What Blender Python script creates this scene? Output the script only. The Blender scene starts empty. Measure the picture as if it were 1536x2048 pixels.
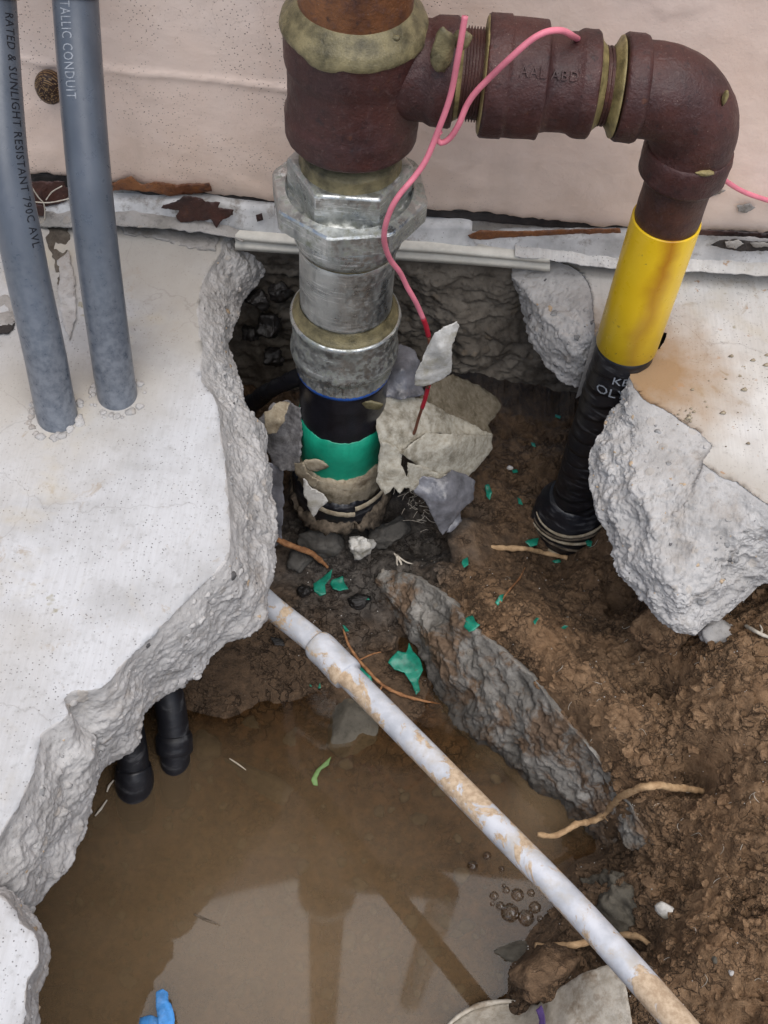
import bpy, bmesh, math, random
import numpy as np
from mathutils import Vector, Matrix
from mathutils.geometry import delaunay_2d_cdt

random.seed(7)
SC = bpy.context.scene
COL = SC.collection
R = math.radians

# ------------------------------------------------------------------ camera
PITCH, ROLL, FPX = R(55), R(5), 2300.0            # photo is 1536 x 2048
CP = np.array([0.0, -0.89, 0.75])
FW = np.array([0, math.cos(PITCH), -math.sin(PITCH)])
RT = np.array([1.0, 0, 0]); UP = np.cross(RT, FW)
RI = RT*math.cos(ROLL) + UP*math.sin(ROLL)
UI = -RT*math.sin(ROLL) + UP*math.cos(ROLL)
cd = bpy.data.cameras.new('camera'); cam = bpy.data.objects.new('camera', cd); COL.objects.link(cam)
cd.sensor_fit = 'VERTICAL'; cd.sensor_height = 36; cd.lens = FPX*36/2048
cd.clip_start = 0.02; cd.clip_end = 200
cam.matrix_world = Matrix(((RI[0], UI[0], -FW[0], CP[0]), (RI[1], UI[1], -FW[1], CP[1]),
                           (RI[2], UI[2], -FW[2], CP[2]), (0, 0, 0, 1)))
SC.camera = cam

# ------------------------------------------------------------------ light
w = bpy.data.worlds.new('World'); SC.world = w; w.use_nodes = True
nt = w.node_tree; nt.nodes.clear()
sky = nt.nodes.new('ShaderNodeTexSky'); sky.sky_type = 'NISHITA'; sky.sun_disc = False
SUN_EL, SUN_AZ = R(72), R(160)                     # azimuth clockwise from +Y
sky.sun_elevation = SUN_EL; sky.sun_rotation = SUN_AZ
sky.air_density = 1.0; sky.dust_density = 2.5; sky.ozone_density = 1.0
bg = nt.nodes.new('ShaderNodeBackground'); bg.inputs['Strength'].default_value = 0.06
ow = nt.nodes.new('ShaderNodeOutputWorld')
nt.links.new(sky.outputs[0], bg.inputs[0]); nt.links.new(bg.outputs[0], ow.inputs[0])
sl = bpy.data.lights.new('sun', 'SUN'); sl.energy = 1.5; sl.angle = R(70); sl.color = (1, .985, .96)
so = bpy.data.objects.new('sun', sl); COL.objects.link(so)
sd = Vector((math.sin(SUN_AZ)*math.cos(SUN_EL), math.cos(SUN_AZ)*math.cos(SUN_EL), math.sin(SUN_EL)))
so.rotation_euler = sd.to_track_quat('Z', 'Y').to_euler()
so.location = (0, 0, 5)
vs = SC.view_settings
vs.view_transform = 'Standard'; vs.look = 'None'; vs.gamma = 1; vs.use_curve_mapping = False
vs.exposure = 1.02

# ------------------------------------------------------------------ helpers
def ray(x, y):
    return FW + (x-768)/FPX*RI + (1024-y)/FPX*UI
def Z(x, y, z):                                    # point on the level z that the photo shows at pixel x, y
    d = ray(x, y); return CP + d*(z-CP[2])/d[2]
def Y(x, y, yy):                                   # point at the distance yy from the wall line
    d = ray(x, y); return CP + d*(yy-CP[1])/d[1]
def A(*rows): return np.array(rows, float)

def _h(ix, iy, iz, s):
    n = (ix*374761393 + iy*668265263 + iz*2147483647 + s*974711) & 0xffffffff
    n = ((n ^ (n >> 13))*1274126177) & 0xffffffff
    n = ((n ^ (n >> 15))*2246822519) & 0xffffffff
    return (n ^ (n >> 16)) & 0xffffffff
def perlin(P, s=0):
    P = np.asarray(P, float); sh = P.shape[:-1]; P = P.reshape(-1, 3) + 1000.37
    I = np.floor(P).astype(np.int64); F = P-I; U = F*F*F*(F*(F*6-15)+10)
    out = np.zeros(len(P))
    for dx in (0, 1):
        for dy in (0, 1):
            for dz in (0, 1):
                h = _h(I[:, 0]+dx, I[:, 1]+dy, I[:, 2]+dz, s)
                g = np.stack([(h & 1023)/511.5-1, ((h >> 10) & 1023)/511.5-1, ((h >> 20) & 1023)/511.5-1], 1)
                d = (g*(F-np.array([dx, dy, dz]))).sum(1)
                wgt = (U[:, 0] if dx else 1-U[:, 0])*(U[:, 1] if dy else 1-U[:, 1])*(U[:, 2] if dz else 1-U[:, 2])
                out += d*wgt
    return out.reshape(sh)
def fbm(P, f=1, o=4, g=.5, s=0):
    P = np.asarray(P, float); a = 1; t = 0
    for i in range(o):
        t = t + a*perlin(P*f, s+i); a *= g; f *= 2.03
    return t
def worley(P, f=1, s=0):
    P = np.asarray(P, float); sh = P.shape[:-1]; P = P.reshape(-1, 3)*f + 1000.11
    I = np.floor(P).astype(np.int64); F = P-I
    b1 = np.full(len(P), 9.); b2 = np.full(len(P), 9.); cid = np.zeros(len(P))
    for dx in (-1, 0, 1):
        for dy in (-1, 0, 1):
            for dz in (-1, 0, 1):
                h = _h(I[:, 0]+dx, I[:, 1]+dy, I[:, 2]+dz, s)
                q = np.stack([(h & 1023)/1023., ((h >> 10) & 1023)/1023., ((h >> 20) & 1023)/1023.], 1)
                d = np.sqrt(((q+np.array([dx, dy, dz])-F)**2).sum(1))
                m = d < b1
                b2 = np.where(m, b1, np.minimum(b2, d)); cid = np.where(m, (h >> 5 & 255)/255., cid); b1 = np.where(m, d, b1)
    return b1.reshape(sh), b2.reshape(sh), cid.reshape(sh)

def smooth(x, a, b):
    t = np.clip((x-a)/(b-a), 0, 1); return t*t*(3-2*t)
def resample(P, n, jitter=0):
    P = np.asarray(P, float)
    d = np.r_[0, np.cumsum(np.sqrt(((P[1:]-P[:-1])**2).sum(1))**.5+1e-9)]   # centripetal
    Q = []
    k = len(P)
    T = np.zeros_like(P)
    for i in range(k):
        a, b = max(i-1, 0), min(i+1, k-1)
        T[i] = (P[b]-P[a])/(d[b]-d[a])
    t = np.linspace(0, d[-1], n*4)
    i = np.clip(np.searchsorted(d, t)-1, 0, k-2)
    h = d[i+1]-d[i]; u = ((t-d[i])/h)[:, None]; h = h[:, None]
    C = (2*u**3-3*u**2+1)*P[i] + (u**3-2*u**2+u)*h*T[i] + (-2*u**3+3*u**2)*P[i+1] + (u**3-u**2)*h*T[i+1]
    L = np.r_[0, np.cumsum(np.sqrt(((C[1:]-C[:-1])**2).sum(1)))]
    s = np.linspace(0, L[-1], n)
    return np.stack([np.interp(s, L, C[:, j]) for j in range(P.shape[1])], 1)

OFF = {}
def obj(name, V, F, m, parent=None, sm=True, mi=None):
    off = OFF[parent.name] if parent is not None else np.zeros(3)
    me = bpy.data.meshes.new(name)
    me.from_pydata((np.asarray(V, float)-off).tolist(), [], F if isinstance(F, list) else F.tolist())
    for x in (m if isinstance(m, (list, tuple)) else [m]): me.materials.append(x)
    if mi is not None: me.polygons.foreach_set('material_index', list(mi))
    if sm: me.polygons.foreach_set('use_smooth', [True]*len(me.polygons))
    me.update()
    o = bpy.data.objects.new(name, me); COL.objects.link(o)
    if parent is not None: o.parent = parent
    OFF[o.name] = off
    return o
def tag(o, label=None, cat=None, group=None, kind=None):
    if label: o['label'] = label
    if cat: o['category'] = cat
    if group: o['group'] = group
    if kind: o['kind'] = kind
    return o
def thing(name, label, cat, loc, group=None):
    o = bpy.data.objects.new(name, None); COL.objects.link(o); o.location = loc
    o.empty_display_size = .02
    OFF[o.name] = np.array(loc, float)
    return tag(o, label, cat, group)
def single(name, V, F, m, label, cat, group=None, sm=True, mi=None):   # a thing that is one mesh: origin at its own centre
    V = np.asarray(V, float); c = (V.min(0)+V.max(0))/2
    o = obj(name, V-c, F, m, None, sm, mi); o.location = c; OFF[o.name] = c
    return tag(o, label, cat, group)
def quads(n, m, wrap=False):                       # n along, m+1 rows; index = row*n + i
    i = np.arange(n if wrap else n-1); r = np.arange(m)
    a = (r[:, None]*n + i[None]).ravel(); b = (r[:, None]*n + (i[None]+1) % n).ravel()
    return np.stack([a, b, b+n, a+n], 1)
def merge(parts):
    Vs, Fs, k = [], [], 0
    for V, F in parts:
        Vs.append(np.asarray(V, float)); Fs += [[int(j)+k for j in f] for f in (F if isinstance(F, list) else F.tolist())]; k += len(V)
    return np.concatenate(Vs), Fs
def frame(ax):
    ax = np.asarray(ax, float); ax = ax/np.linalg.norm(ax)
    r = np.array([0, -1., 0]) if abs(ax[1]) < .9 else np.array([1., 0, 0])
    u = r-ax*(r@ax); u /= np.linalg.norm(u)
    return ax, u, np.cross(ax, u)
def lathe(prof, org, ax=(0, 0, 1), seg=72, cap=True, rough=0, rf=60, s=0):
    ax, u, v = frame(ax); org = np.asarray(org, float)
    t = np.linspace(0, 2*np.pi, seg, endpoint=False)
    D = np.cos(t)[:, None]*u + np.sin(t)[:, None]*v
    V = np.concatenate([org + ax*p[0] + D*p[1] for p in prof])
    if rough:
        N = np.tile(D, (len(prof), 1)); V = V + N*(rough*fbm(V, rf, 3, .55, s))[:, None]
    F = quads(seg, len(prof)-1, True).tolist()
    if cap: F.append(list(range(seg-1, -1, -1))); F.append(list(range(len(V)-seg, len(V))))
    return V, F
def dense(prof, step=.004):
    out = [prof[0]]
    for a, b in zip(prof[:-1], prof[1:]):
        k = max(1, int(math.hypot(b[0]-a[0], b[1]-a[1])/step))
        for j in range(1, k+1): out.append((a[0]+(b[0]-a[0])*j/k, a[1]+(b[1]-a[1])*j/k))
    return out
def path_frames(P):
    P = np.asarray(P, float); T = np.gradient(P, axis=0); T /= np.linalg.norm(T, axis=1)[:, None]
    _, u, _ = frame(T[0]); U = []
    for t in T:
        u = u-t*(u@t); u = u/np.linalg.norm(u); U.append(u)
    U = np.array(U); return T, U, np.cross(T, U)
def tube(P, rad, n=None, seg=16, rough=0, rf=150, s=0, cap=True):
    rad = np.atleast_1d(np.asarray(rad, float)); P = np.asarray(P, float)
    if n:
        rr = np.interp(np.linspace(0, 1, n), np.linspace(0, 1, len(rad)), rad); P = resample(P, n)
    else: rr = np.interp(np.linspace(0, 1, len(P)), np.linspace(0, 1, len(rad)), rad)
    T, U, W = path_frames(P)
    t = np.linspace(0, 2*np.pi, seg, endpoint=False)
    D = np.cos(t)[None, :, None]*U[:, None] + np.sin(t)[None, :, None]*W[:, None]
    V = P[:, None] + D*rr[:, None, None]
    if rough: V = V + D*(rough*fbm(V, rf, 3, .55, s))[..., None]
    V = V.reshape(-1, 3); F = quads(seg, len(P)-1, True).tolist()
    if cap: F.append(list(range(seg-1, -1, -1))); F.append(list(range(len(V)-seg, len(V))))
    return V, F
def prism(k, ax, org, rows, rot=0):                # rows of (s, apothem)
    return lathe_poly(k, ax, org, rows, rot)
def lathe_poly(k, ax, org, rows, rot):
    ax, u, v = frame(ax); t = rot + (np.arange(k)+.5)*2*np.pi/k
    D = (np.cos(t)[:, None]*u + np.sin(t)[:, None]*v)/math.cos(math.pi/k)
    V = np.concatenate([np.asarray(org)+ax*s+D*a for s, a in rows])
    F = quads(k, len(rows)-1, True).tolist(); F.append(list(range(k-1, -1, -1))); F.append(list(range(len(V)-k, len(V))))
    return V, F
def bevel(o, wd, seg=2, ang=30):
    b = o.modifiers.new('bevel', 'BEVEL'); b.width = wd; b.segments = seg; b.limit_method = 'ANGLE'; b.angle_limit = R(ang)
    return o
def gnorm(G):                                      # normals of a grid of points
    a = np.gradient(G, axis=0); b = np.gradient(G, axis=1); n = np.cross(b, a)
    return n/(np.linalg.norm(n, axis=2)[..., None]+1e-12)
def rbf(pts, val, lam=1e-5):
    pts = np.asarray(pts, float); n = len(pts); k = pts.shape[1]
    d = np.linalg.norm(pts[:, None]-pts[None], axis=2)
    K = np.zeros((n+k+1, n+k+1)); K[:n, :n] = d + np.eye(n)*lam; K[:n, n] = 1; K[:n, n+1:] = pts
    K[n, :n] = 1; K[n+1:, :n] = pts.T
    wv = np.linalg.solve(K, np.r_[val, np.zeros(k+1)])
    def f(q):
        q = np.asarray(q, float); sh = q.shape[:-1]; q = q.reshape(-1, k); out = np.empty(len(q))
        for i in range(0, len(q), 40000):
            qq = q[i:i+40000]
            out[i:i+40000] = np.linalg.norm(qq[:, None]-pts[None], axis=2)@wv[:n] + wv[n] + qq@wv[n+1:]
        return out.reshape(sh)
    return f
def rough_outline(P, step, amp, f, s=0):           # closed 2-D outline, resampled and made ragged
    P = np.asarray(P, float); Q = np.concatenate([P, P[:1]])
    out = []
    for a, b in zip(Q[:-1], Q[1:]):
        k = max(1, int(np.linalg.norm(b-a)/step))
        for j in range(k): out.append(a+(b-a)*j/k)
    out = np.array(out); q = np.c_[out, np.zeros(len(out))]
    out[:, 0] += amp*fbm(q, f, 3, .6, s); out[:, 1] += amp*fbm(q, f, 3, .6, s+11)
    return out
def sheet(outline, ctrl, step=8, amp=.0015, f=60, thick=.0012, s=0, mode='y', ragged=2.0, folds=0):
    """a crumpled piece with thickness; outline in photo pixels, ctrl rows (px, py, depth)"""
    B = rough_outline(outline, step*.6, ragged, 1/14., s)
    x0, y0 = B.min(0); x1, y1 = B.max(0)
    gx, gy = np.meshgrid(np.arange(x0, x1, step), np.arange(y0, y1, step)); G = np.c_[gx.ravel(), gy.ravel()]
    G = G + (np.random.RandomState(s).rand(*G.shape)-.5)*step*.5
    def inside(q):
        c = np.zeros(len(q), bool); j = len(B)-1
        for i in range(len(B)):
            xi, yi = B[i]; xj, yj = B[j]
            if yi != yj:
                m = ((yi > q[:, 1]) != (yj > q[:, 1])) & (q[:, 0] < (xj-xi)*(q[:, 1]-yi)/(yj-yi)+xi)
                c ^= m
            j = i
        return c
    G = G[inside(G)]
    dm = np.min(np.linalg.norm(G[:, None]-B[None], axis=2), axis=1) if len(G) else np.zeros(0)
    G = G[dm > step*.4]
    P = np.concatenate([B, G]); nb = len(B)
    r = delaunay_2d_cdt([Vector(p) for p in P], [(i, (i+1) % nb) for i in range(nb)], [list(range(nb))], 2, 1e-4)
    P = np.array([tuple(v) for v in r[0]]); F = [list(f_) for f_ in r[2]]
    c = np.asarray(ctrl, float)
    dep = rbf(c[:, :2]/100, c[:, 2])(P/100) if len(c) > 3 else np.full(len(P), c[:, 2].mean())
    V = np.array([(Y if mode == 'y' else Z)(p[0], p[1], d) for p, d in zip(P, dep)])
    view = V-CP; view /= np.linalg.norm(view, axis=1)[:, None]
    n1 = fbm(V, f, 4, .5, s)
    if folds: n1 = n1 - folds*np.abs(fbm(V*np.array([1, 1, .5]), f*.5, 2, .5, s+5))
    V = V + view*(amp*n1)[:, None]
    n = len(V); V2 = V + view*thick
    # boundary edges
    cnt = {}
    for f_ in F:
        for a, b in zip(f_, f_[1:]+f_[:1]):
            cnt[(a, b)] = 1
    side = [[a, a+n, b+n, b] for (a, b) in cnt if (b, a) not in cnt]
    F2 = F + [[i+n for i in reversed(f_)] for f_ in F] + side
    V = np.concatenate([V, V2])
    # front faces look at the camera
    a, b, cc = V[F[0][0]], V[F[0][1]], V[F[0][2]]
    if np.cross(b-a, cc-a) @ view[F[0][0]] > 0: F2 = [list(reversed(f_)) for f_ in F2]
    return V, F2
def rock(c, size, rot=0, s=0, sub=4, rough=.25, facet=.35, f=1.0):
    bm = bmesh.new(); bmesh.ops.create_icosphere(bm, subdivisions=sub, radius=1)
    V = np.array([tuple(v.co) for v in bm.verts]); F = [[v.index for v in fc.verts] for fc in bm.faces]; bm.free()
    rs = np.random.RandomState(s)
    for k in range(9):                             # cut flat faces
        n = rs.randn(3); n /= np.linalg.norm(n); d = .62+.3*rs.rand()
        e = V@n-d; V = V-np.where(e > 0, e, 0)[:, None]*n*facet*2.4
    V = V*(1+rough*fbm(V+s*3.1, 1.2*f, 4, .55, s))[:, None]
    V = V*np.asarray(size)
    cr, sr = math.cos(rot), math.sin(rot)
    V = V@np.array([[cr, sr, 0], [-sr, cr, 0], [0, 0, 1]])
    return V+np.asarray(c), F

# ------------------------------------------------------------------ materials
class NT:
    def __init__(s, name):
        s.m = bpy.data.materials.new(name); s.m.use_nodes = True; s.t = s.m.node_tree; s.t.nodes.clear()
        s.out = s.n('ShaderNodeOutputMaterial'); s.co = s.n('ShaderNodeTexCoord').outputs['Object']
        s.pos = s.n('ShaderNodeNewGeometry').outputs['Position']
    def n(s, k): return s.t.nodes.new(k)
    def set(s, sock, v):
        if hasattr(v, 'is_output'): s.t.links.new(v, sock)
        else:
            if sock.type == 'RGBA': v = (tuple(v) if isinstance(v, tuple) else (v, v, v))+(1,)
            sock.default_value = v
    def scale(s, v, co=None):
        x = s.n('ShaderNodeMapping'); s.set(x.inputs[0], co or s.co); x.inputs['Scale'].default_value = v; return x.outputs[0]
    def noise(s, sc, det=4, ro=.55, co=None, dist=0):
        x = s.n('ShaderNodeTexNoise'); s.set(x.inputs['Vector'], co or s.co)
        x.inputs['Scale'].default_value = sc; x.inputs['Detail'].default_value = det; x.inputs['Roughness'].default_value = ro
        x.inputs['Distortion'].default_value = dist; return x.outputs[0]
    def voro(s, sc, feat='F1', co=None, out=0, rnd=1):
        x = s.n('ShaderNodeTexVoronoi'); x.feature = feat; s.set(x.inputs['Vector'], co or s.co); x.inputs['Scale'].default_value = sc
        x.inputs['Randomness'].default_value = rnd
        return x.outputs[out]
    def ramp(s, f, *st):
        x = s.n('ShaderNodeValToRGB'); s.set(x.inputs[0], f); e = x.color_ramp.elements
        while len(e) < len(st): e.new(.5)
        for q, (p, c) in zip(e, st):
            q.position = p; q.color = (c, c, c, 1) if not isinstance(c, tuple) else c+(1,)
        return x.outputs[0]
    def mix(s, f, a, b, bl='MIX'):
        x = s.n('ShaderNodeMix'); x.data_type = 'RGBA'; x.blend_type = bl; x.clamp_factor = True
        s.set(x.inputs[0], f); s.set(x.inputs[6], a); s.set(x.inputs[7], b); return x.outputs[2]
    def math(s, op, a, b=0.0, c=None):
        x = s.n('ShaderNodeMath'); x.operation = op; s.set(x.inputs[0], a); s.set(x.inputs[1], b)
        if c is not None: s.set(x.inputs[2], c)
        return x.outputs[0]
    def sep(s, v, i):
        x = s.n('ShaderNodeSeparateXYZ'); s.set(x.inputs[0], v); return x.outputs[i]
    def bump(s, h, st=.3, d=.001, nrm=None):
        x = s.n('ShaderNodeBump'); s.set(x.inputs['Height'], h); x.inputs['Strength'].default_value = st; x.inputs['Distance'].default_value = d
        if nrm is not None: s.set(x.inputs['Normal'], nrm)
        return x.outputs[0]
    def dist(s, p):
        x = s.n('ShaderNodeVectorMath'); x.operation = 'DISTANCE'; s.set(x.inputs[0], s.pos); x.inputs[1].default_value = tuple(p); return x.outputs['Value']
    def pbr(s, col, rough=.8, metal=0.0, nrm=None, spec=.4, coat=0.0, alpha=None):
        b = s.n('ShaderNodeBsdfPrincipled'); s.set(b.inputs['Base Color'], col); s.set(b.inputs['Roughness'], rough)
        s.set(b.inputs['Metallic'], metal); s.set(b.inputs['Specular IOR Level'], spec); s.set(b.inputs['Coat Weight'], coat)
        if alpha is not None: s.set(b.inputs['Alpha'], alpha)
        if nrm is not None: s.set(b.inputs['Normal'], nrm)
        s.t.links.new(b.outputs[0], s.out.inputs[0]); return s.m
def plain(name, c, rough=.7, var=.3, sc=40, bump=.3, bd=.0008, metal=0.0, spec=.4, c2=None, coat=0.0, bsc=None):
    t = NT(name); n = t.noise(sc, 5, .6)
    col = t.mix(t.ramp(n, (.35, 0.), (.65, 1.)), tuple(x*(1-var) for x in c), c2 or tuple(min(1, x*(1+var)) for x in c))
    h = t.noise(bsc or sc*8, 4, .6)
    return t.pbr(col, rough, metal, t.bump(h, bump, bd), spec, coat)

YELBASE = Z(1250, 705, 0)
def m_concrete_top(name, warm, stain=False):
    t = NT(name)
    a = t.noise(9, 5, .6); b = t.noise(28, 6, .65); c = t.noise(170, 4, .6)
    br = t.noise(60, 3, .6, t.scale((7, .45, 1)))
    lo, hi = ((.325, .318, .308), (.515, .518, .525)) if not warm else ((.50, .48, .445), (.66, .645, .615))
    col = t.mix(t.ramp(a, (.38, 0.), (.62, 1.)), lo, hi)
    col = t.mix(t.ramp(b, (.40, .0), (.75, .45)), col, (.60, .605, .62))
    col = t.mix(t.math('MULTIPLY', t.ramp(br, (.35, 1.), (.6, 0.)), .22), col, (.34, .33, .32))
    col = t.mix(t.math('MULTIPLY', t.ramp(c, (.28, 1.), (.44, 0.)), .34), col, (.26, .25, .235))
    sp = t.voro(330, out=0); sm = t.noise(40, 3)
    col = t.mix(t.math('MULTIPLY', t.ramp(sp, (.11, 1.), (.22, 0.)), t.ramp(sm, (.40, .15), (.6, .95))), col, (.10, .095, .09))
    big = t.noise(4.5, 3, .6, dist=.5)
    col = t.mix(t.ramp(big, (.40, .75), (.56, 0.)), col, (.40, .37, .325))
    mud = t.math('MULTIPLY', t.ramp(t.noise(30, 6, .72, dist=1.0), (.60, 0.), (.68, .6)), t.ramp(t.noise(7, 2), (.48, 0.), (.60, 1.))); col = t.mix(mud, col, (.33, .265, .19))
    hc = t.n('ShaderNodeTexNoise'); t.set(hc.inputs['Vector'], t.co); hc.inputs['Scale'].default_value = 24; hc.inputs['Detail'].default_value = 5; hw = t.mix(.06, t.co, hc.outputs['Color'])
    hl = t.math('MULTIPLY', t.ramp(t.voro(7, 'DISTANCE_TO_EDGE', hw), (.0, .7), (.006, 0.)), t.ramp(t.noise(6, 2), (.46, 0.), (.52, 1.))); col = t.mix(t.math('MULTIPLY', hl, .5), col, (.20, .185, .17))
    y = t.noise(13, 4, .6, dist=.4)
    col = t.mix(t.ramp(y, (.58, 0.), (.72, .5)), col, (.46, .40, .29))
    moss = t.noise(34, 3, .7)
    col = t.mix(t.ramp(moss, (.70, 0.), (.74, .55)), col, (.22, .19, .09))
    if stain:
        d = t.math('ADD', t.dist(YELBASE+np.array([.02, -.02, 0])), t.math('MULTIPLY', t.noise(45, 4), .06))
        col = t.mix(t.ramp(d, (.055, .95), (.125, 0.)), col, (.30, .185, .09))
        dd = t.noise(75, 5, .65)
        col = t.mix(t.ramp(dd, (.64, 0.), (.69, .8)), col, (.36, .22, .12))
    sp2 = t.ramp(t.noise(21, 6, .75, dist=.8), (.66, 0.), (.78, .40)); col = t.mix(sp2, col, (.33, .31, .285))
    h = t.math('ADD', t.math('MULTIPLY', c, .8), t.math('ADD', t.math('MULTIPLY', br, .35), t.math('MULTIPLY', t.ramp(sp, (.08, 0.), (.22, 1.)), .35)))
    return t.pbr(col, .88, 0, t.bump(h, .45, .0012), .3)
def m_broken(name, lo, hi, dark, earth=False):
    t = NT(name)
    a = t.noise(24, 6, .65); b = t.noise(140, 5, .65); v = t.voro(85, out=1); vd = t.voro(85)
    col = t.mix(t.ramp(a, (.35, 0.), (.65, 1.)), lo, hi)
    col = t.mix(t.ramp(b, (.30, .55), (.46, 0.)), col, dark)
    ag = t.math('MULTIPLY', t.ramp(t.sep(v, 0), (.80, 0.), (.82, 1.)), t.ramp(vd, (.30, 1.), (.38, 0.)))
    agc = t.mix(t.ramp(t.sep(v, 1), (.3, 0.), (.7, 1.)), tuple(x*.55 for x in lo), tuple(x*k for x, k in zip(hi, (.95, .8, .62))))
    col = t.mix(t.math('MULTIPLY', ag, .28), col, agc)
    col = t.mix(t.ramp(t.noise(15, 6, .7, dist=.6), (.56, 0.), (.72, .6)), col, tuple(x*k for x, k in zip(lo, (.72, .60, .48))))
    col = t.mix(t.ramp(t.voro(240), (.06, .75), (.13, 0.)), col, dark)
    if earth:
        e = t.ramp(t.noise(20, 6, .7, dist=.5), (.47, 0.), (.56, .9)); col = t.mix(e, col, t.mix(t.ramp(b, (.4, 0.), (.6, 1.)), (.09, .056, .033), (.17, .11, .068)))
        wt = t.ramp(t.math('MULTIPLY_ADD', t.sep(t.pos, 2), 14.0, 4.6), (.1, .85), (.6, 0.)); col = t.mix(wt, col, (.022, .018, .014))
    h = t.math('ADD', t.math('MULTIPLY', b, 1.0), t.math('ADD', t.math('MULTIPLY', t.noise(420, 3, .6), .55), t.math('MULTIPLY', ag, .3)))
    return t.pbr(col, .93, 0, t.bump(h, .6, .0018), .25)
def m_soil(name):
    t = NT(name)
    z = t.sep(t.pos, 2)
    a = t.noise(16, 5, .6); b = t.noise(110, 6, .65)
    wet = t.ramp(t.math('ADD', t.math('MULTIPLY_ADD', z, 8.0, 2.52), t.math('MULTIPLY', t.math('SUBTRACT', a, .5), 1.2)), (.25, 1.), (.95, 0.))  # damp low in the pit, with the pit floor's shade painted in too
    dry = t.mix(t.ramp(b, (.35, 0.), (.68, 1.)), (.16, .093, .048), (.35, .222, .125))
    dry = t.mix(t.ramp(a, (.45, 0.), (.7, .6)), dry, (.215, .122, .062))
    wet_shade = t.mix(t.ramp(b, (.35, 0.), (.7, 1.)), (.060, .038, .022), (.155, .097, .056))
    col = t.mix(wet, dry, wet_shade)
    # grey clay round the riser
    d = t.math('ADD', t.dist((-.01, -.20, -.29)), t.math('MULTIPLY', t.noise(30, 4), .12))
    col = t.mix(t.ramp(d, (.13, .85), (.20, 0.)), col, t.mix(t.ramp(b, (.4, 0.), (.65, 1.)), (.040, .037, .034), (.13, .12, .108)))
    sp = t.voro(260); gate = t.noise(60, 2)
    col = t.mix(t.math('MULTIPLY', t.ramp(sp, (.05, 1.), (.10, 0.)), t.ramp(gate, (.50, 0.), (.6, .9))), col, (.45, .38, .28))
    dn = t.n('ShaderNodeTexNoise'); t.set(dn.inputs['Vector'], t.co); dn.inputs['Scale'].default_value = 70; dn.inputs['Detail'].default_value = 4
    wc_ = t.mix(.045, t.co, dn.outputs['Color'])
    ck = t.math('MULTIPLY', t.ramp(t.voro(48, 'DISTANCE_TO_EDGE', wc_), (.0, 1.), (.055, 0.)), t.ramp(t.noise(19, 3), (.44, 0.), (.56, 1.)))
    ck = t.math('MAXIMUM', ck, t.math('MULTIPLY', t.ramp(t.voro(115, 'DISTANCE_TO_EDGE', wc_), (.0, .7), (.07, 0.)), t.ramp(t.noise(33, 3), (.50, 0.), (.60, 1.))))
    col = t.mix(t.math('MULTIPLY', ck, .55), col, (.035, .022, .013))
    col = t.mix(t.ramp(t.noise(38, 5, .7), (.58, 0.), (.72, .5)), col, (.085, .053, .031))
    h = t.math('SUBTRACT', t.math('ADD', b, t.math('MULTIPLY', t.noise(420, 5, .7), 1.0)), t.math('MULTIPLY', ck, 1.1))
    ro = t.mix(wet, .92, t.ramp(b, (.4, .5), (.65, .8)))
    return t.pbr(col, ro, 0, t.bump(h, 1.0, .0030), .35)
def m_rust(name, base=(.034, .0110, .0105), hi=(.072, .022, .017), orange=.6):
    t = NT(name)
    a = t.noise(26, 6, .65); b = t.noise(90, 6, .7); c = t.noise(500, 3, .6)
    col = t.mix(t.ramp(a, (.36, 0.), (.66, 1.)), base, hi)
    col = t.mix(t.ramp(b, (.52, 0.), (.72, .65)), col, (.066, .032, .031))
    col = t.mix(t.math('MULTIPLY', t.ramp(t.noise(20, 5, .7, dist=.5), (.62, 0.), (.72, 1.)), orange), col, (.20, .070, .022))
    col = t.mix(t.ramp(t.voro(210), (.05, .7), (.10, 0.)), col, t.mix(t.ramp(a, (.45, 0.), (.55, 1.)), (.02, .01, .012), (.30, .20, .15)))
    pt = t.noise(210, 4, .7)
    col = t.mix(t.ramp(pt, (.56, 0.), (.70, .55)), col, (.10, .055, .050))
    col = t.mix(t.ramp(t.noise(130, 4, .7), (.30, .7), (.42, 0.)), col, (.016, .008, .009))
    h = t.math('ADD', b, t.math('ADD', t.math('MULTIPLY', c, .6), t.math('MULTIPLY', pt, .9)))
    return t.pbr(col, t.ramp(b, (.35, .40), (.7, .66)), 0, t.bump(h, .6, .0015), .5)
def m_galv(name, dirt=.5):
    t = NT(name)
    a = t.noise(40, 6, .65); b = t.noise(160, 5, .65); s_ = t.noise(30, 4, .6, t.scale((1, 1, 9)))
    col = t.mix(t.ramp(a, (.35, 0.), (.65, 1.)), (.36, .38, .38), (.62, .63, .61))
    col = t.mix(t.math('MULTIPLY', t.ramp(s_, (.56, 0.), (.66, 1.)), .5), col, (.75, .76, .75))
    dm = t.math('MULTIPLY', t.ramp(b, (.47, 0.), (.64, 1.)), dirt)
    dm2 = t.math('MAXIMUM', dm, t.math('MULTIPLY', t.ramp(t.noise(22, 5, .7), (.55, 0.), (.7, 1.)), dirt*1.2))
    col = t.mix(dm2, col, (.15, .155, .10))
    ro = t.mix(dm2, t.ramp(a, (.3, .22), (.7, .42)), .75)
    scr = t.noise(38, 3, .6, t.scale((1, 1, 22))); col = t.mix(t.math('MULTIPLY', t.ramp(scr, (.60, 0.), (.64, 1.)), .7), col, (.80, .81, .80)); scd = t.noise(52, 3, .6, t.scale((1.4, 1.4, .5))); col = t.mix(t.math('MULTIPLY', t.ramp(scd, (.56, 0.), (.66, 1.)), .5), col, (.22, .23, .235))
    me = t.mix(dm2, .9, .1)
    return t.pbr(col, ro, me, t.bump(t.math('ADD', a, t.math('MULTIPLY', b, .6)), .3, .0010), .5)
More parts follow.
